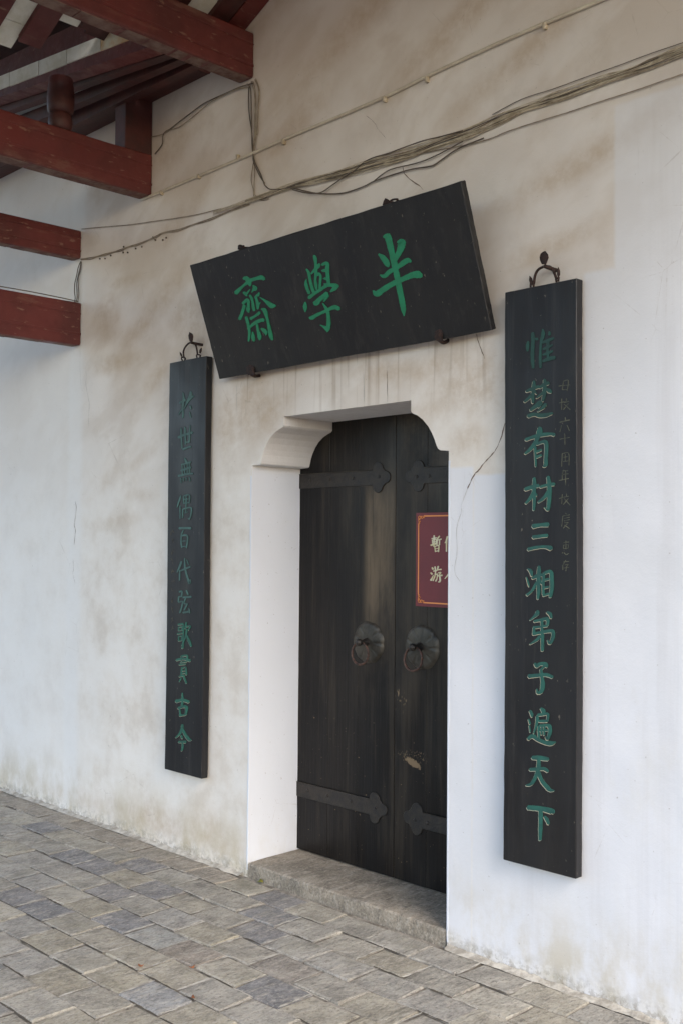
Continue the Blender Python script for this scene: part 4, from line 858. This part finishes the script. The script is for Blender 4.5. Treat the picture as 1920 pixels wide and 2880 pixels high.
# roof: one thing, many timbers and tiles
roof = thing('timber_roof', 'underside of the pitched timber roof with dark red rafters and limewashed tiles', 'roof', (-1.6, -.5, 4.1))
def rake(name, x0, x1, y0, y1, zlo, th, mat, fz, n=1):
    bm = bmesh.new(); vs2 = []
    for x in (x0, x1):
        for (y, dz) in ((y0, zlo), (y1, zlo), (y1, zlo+th), (y0, zlo+th)): vs2.append(bm.verts.new((x, y, fz(x)+dz)))
    a, b = vs2[:4], vs2[4:]
    bm.faces.new(a[::-1]); bm.faces.new(b)
    for i in range(4): bm.faces.new((a[i], a[(i+1) % 4], b[(i+1) % 4], b[i]))
    es = [e for e in bm.edges if e.calc_length() > .25 and abs(e.verts[0].co.x-e.verts[1].co.x) > .2]
    bmesh.ops.recalc_face_normals(bm, faces=bm.faces)
    return keep(from_bm(name, bm, mat), roof)
RX = 2.6
def Zq(x): return Zr(x) if x < RX else Zr(RX)-RK*(x-RX)
def plank(name, y, th, tl, tr, br, bl, mat):
    P = [on_y(*q, y) for q in (tl, tr, br, bl)]
    return keep(poly_plate(name, P, (0, 1, 0), th, mat), roof)
# rafters running up over the beams; the two nearest the wall stop on the wall plate, the others start from the middle beam
RAF = [(-.105, -.004, -1.602), (-.213, -.112, -1.602), (-.458, -.352, -1.56), (-.640, -.534, -1.56), (-.745, -.645, -1.62)]
y = -.854
while y > -4.3: RAF.append((y-.111, y, max(-2.3, -1.80-.95*(-.854-y)))); y -= .222
for i, (ya, yb, xs_) in enumerate(RAF):
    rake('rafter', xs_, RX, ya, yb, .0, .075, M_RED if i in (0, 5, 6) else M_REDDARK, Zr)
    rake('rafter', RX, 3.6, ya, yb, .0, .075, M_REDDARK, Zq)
tb = bmesh.new()
for i in range(1, len(RAF)-1):
    ya, yb = RAF[i+1][1], RAF[i][0]           # the bay between two rafters
    x = {4: -1.66, 5: -1.88}.get(i, -2.0 if i > 5 else -1.54); k = 0
    while x < 3.4:
        L_ = .135 if x < -1 else .23
        if x < -.7 and i < 12:
            rake('roof_tile', x+.0015, x+L_-.0015, ya-.004, yb+.004, .030+random.uniform(0, .004), .03, M_TILE, Zq)
        else: box_bm(tb, (x+.002, ya-.003, Zq(x+L_/2)+.04), (x+L_-.002, yb+.003, Zq(x+L_/2)+.15))
        x += L_
o_ = keep(from_bm('roof_tile_field', tb, M_TILE), roof); o_['kind'] = 'stuff'
# plate along the wall head and the long timbers of the shallow roof left of it
keep(box('wall_plate', (-5.2, -.11, 4.022), (-1.60, -.003, 4.17), M_REDDARK, None, .006, 1), roof)
def Zl(x): return 4.205+.11*(-1.6-x)
EX = -420                                      # the timbers run on beyond the view
def ln(p, q, x): return p[1]+(q[1]-p[1])*(x-p[0])/(q[0]-p[0])
def long_timber(name, y, th, top, bot, x1, mat):
    return plank(name, y, th, (EX, ln(*top, EX)), (x1, ln(*top, x1)), (x1, ln(*bot, x1)), (EX, ln(*bot, EX)), mat)
T = [((0, 168), (213, 66)), ((0, 213), (305, 91)), ((0, 250), (363, 111)), ((0, 271), (421, 131))]
long_timber('long_timber', -.50, .09, T[0], T[1], 330, M_RED)
long_timber('long_timber', -.50, .09, T[2], T[3], 440, M_RED)
long_timber('long_timber', -.40, .05, ((0, 292), (436, 146)), ((0, 318), (436, 163)), 520, M_REDDARK)
long_timber('long_timber', -.30, .05, ((0, 345), (436, 172)), ((0, 385), (436, 196)), 560, M_REDDARK)
long_timber('long_timber', -.20, .05, ((0, 412), (436, 208)), ((0, 455), (436, 236)), 590, M_REDDARK)
x = EX; k = 0
while x < 360:                                 # limewashed tile course between the two red timbers
    w_ = 62+18*(x > 0)+12*(x > 120)+random.uniform(-4, 4); xe = min(x+w_, 362)
    dz_ = random.uniform(-1.5, 1.5)
    plank('roof_tile', -.503-random.uniform(0, .006), .05, (x+.8, ln(*T[1], x)), (xe-.8, ln(*T[1], xe)), (xe-.8, ln(*T[2], xe)+dz_), (x+.8, ln(*T[2], x)+dz_), M_TILEOCH if 230 < x < 300 else M_TILE)
    x = xe; k += 1
    if xe >= 362: break
rake('roof_board', -5.2, -1.50, -.62, -.0, .21, .05, M_REDDARK, Zl)
rake('roof_board', -5.2, -1.50, -4.6, -.622, .212, .05, M_REDDARK, Zl)
rake('roof_board', -1.78, RX, -4.6, -.62, .16, .08, M_REDDARK, Zr)
rake('roof_board', -1.80, RX, -.62, 0, .16, .08, M_REDDARK, Zr)
rake('roof_board', RX, 3.7, -4.6, 0, .16, .08, M_REDDARK, Zq)

# added, unseen: timbers under eave and gable end that shade the upper wall
keep(box('eave_light_blocker', (-5.2, -4.62, 4.15), (3.7, -4.45, 4.4), M_RED, None, .01, 1), roof)
keep(box('eave_blocker_boards', (-5.2, -4.56, 4.4), (3.7, -4.51, 6.2), M_REDDARK), roof)
keep(box('gable_light_blocker', (3.52, -4.45, 4.40), (3.66, -.003, 4.65), M_RED, None, .01, 1), roof)
keep(box('gable_blocker_boards', (3.57, -4.45, 4.65), (3.61, -.003, 5.5), M_REDDARK), roof)

# ------------------------------------------------------------------ fallen leaves
def leaf(px, py, s, mat, label, rot):
    p = on_z(px, py, .003); bm = bmesh.new(); n = 10; pts = []
    for k in range(n):
        a = 2*math.pi*k/n; x = s*math.cos(a); y = s*.55*math.sin(a)*(1-.25*math.cos(a)); pts.append((x*math.cos(rot)-y*math.sin(rot), x*math.sin(rot)+y*math.cos(rot), .004*math.cos(a*2)+.004))
    a_ = [bm.verts.new(Vector(q)) for q in pts]; c_ = bm.verts.new((0, 0, .001)); b_ = [bm.verts.new(Vector(q)-Vector((0, 0, .0012))) for q in pts]; d_ = bm.verts.new((0, 0, -.0002))
    for i in range(n): k = (i+1) % n; bm.faces.new((a_[i], a_[k], c_)); bm.faces.new((b_[k], b_[i], d_)); bm.faces.new((a_[i], b_[i], b_[k], a_[k]))
    o = from_bm('fallen_leaf', bm, mat, None, True); o.location = p; tag(o, label, 'leaf', 'leaves fallen on the paving'); return o
leaf(733, 2481, .024, M_LEAF, 'yellow-green leaf lying against the left end of the threshold', 2.3)
leaf(397, 2718, .012, M_DRYLEAF, 'small dry orange leaf on the paving, left of two at the same height', .5)
leaf(540, 2722, .013, M_DRYLEAF, 'small dry orange leaf on the paving, right of two at the same height', 1.5)
leaf(543, 2808, .012, M_DRYLEAF, 'small dry orange leaf near the bottom edge of the view', 2.5)
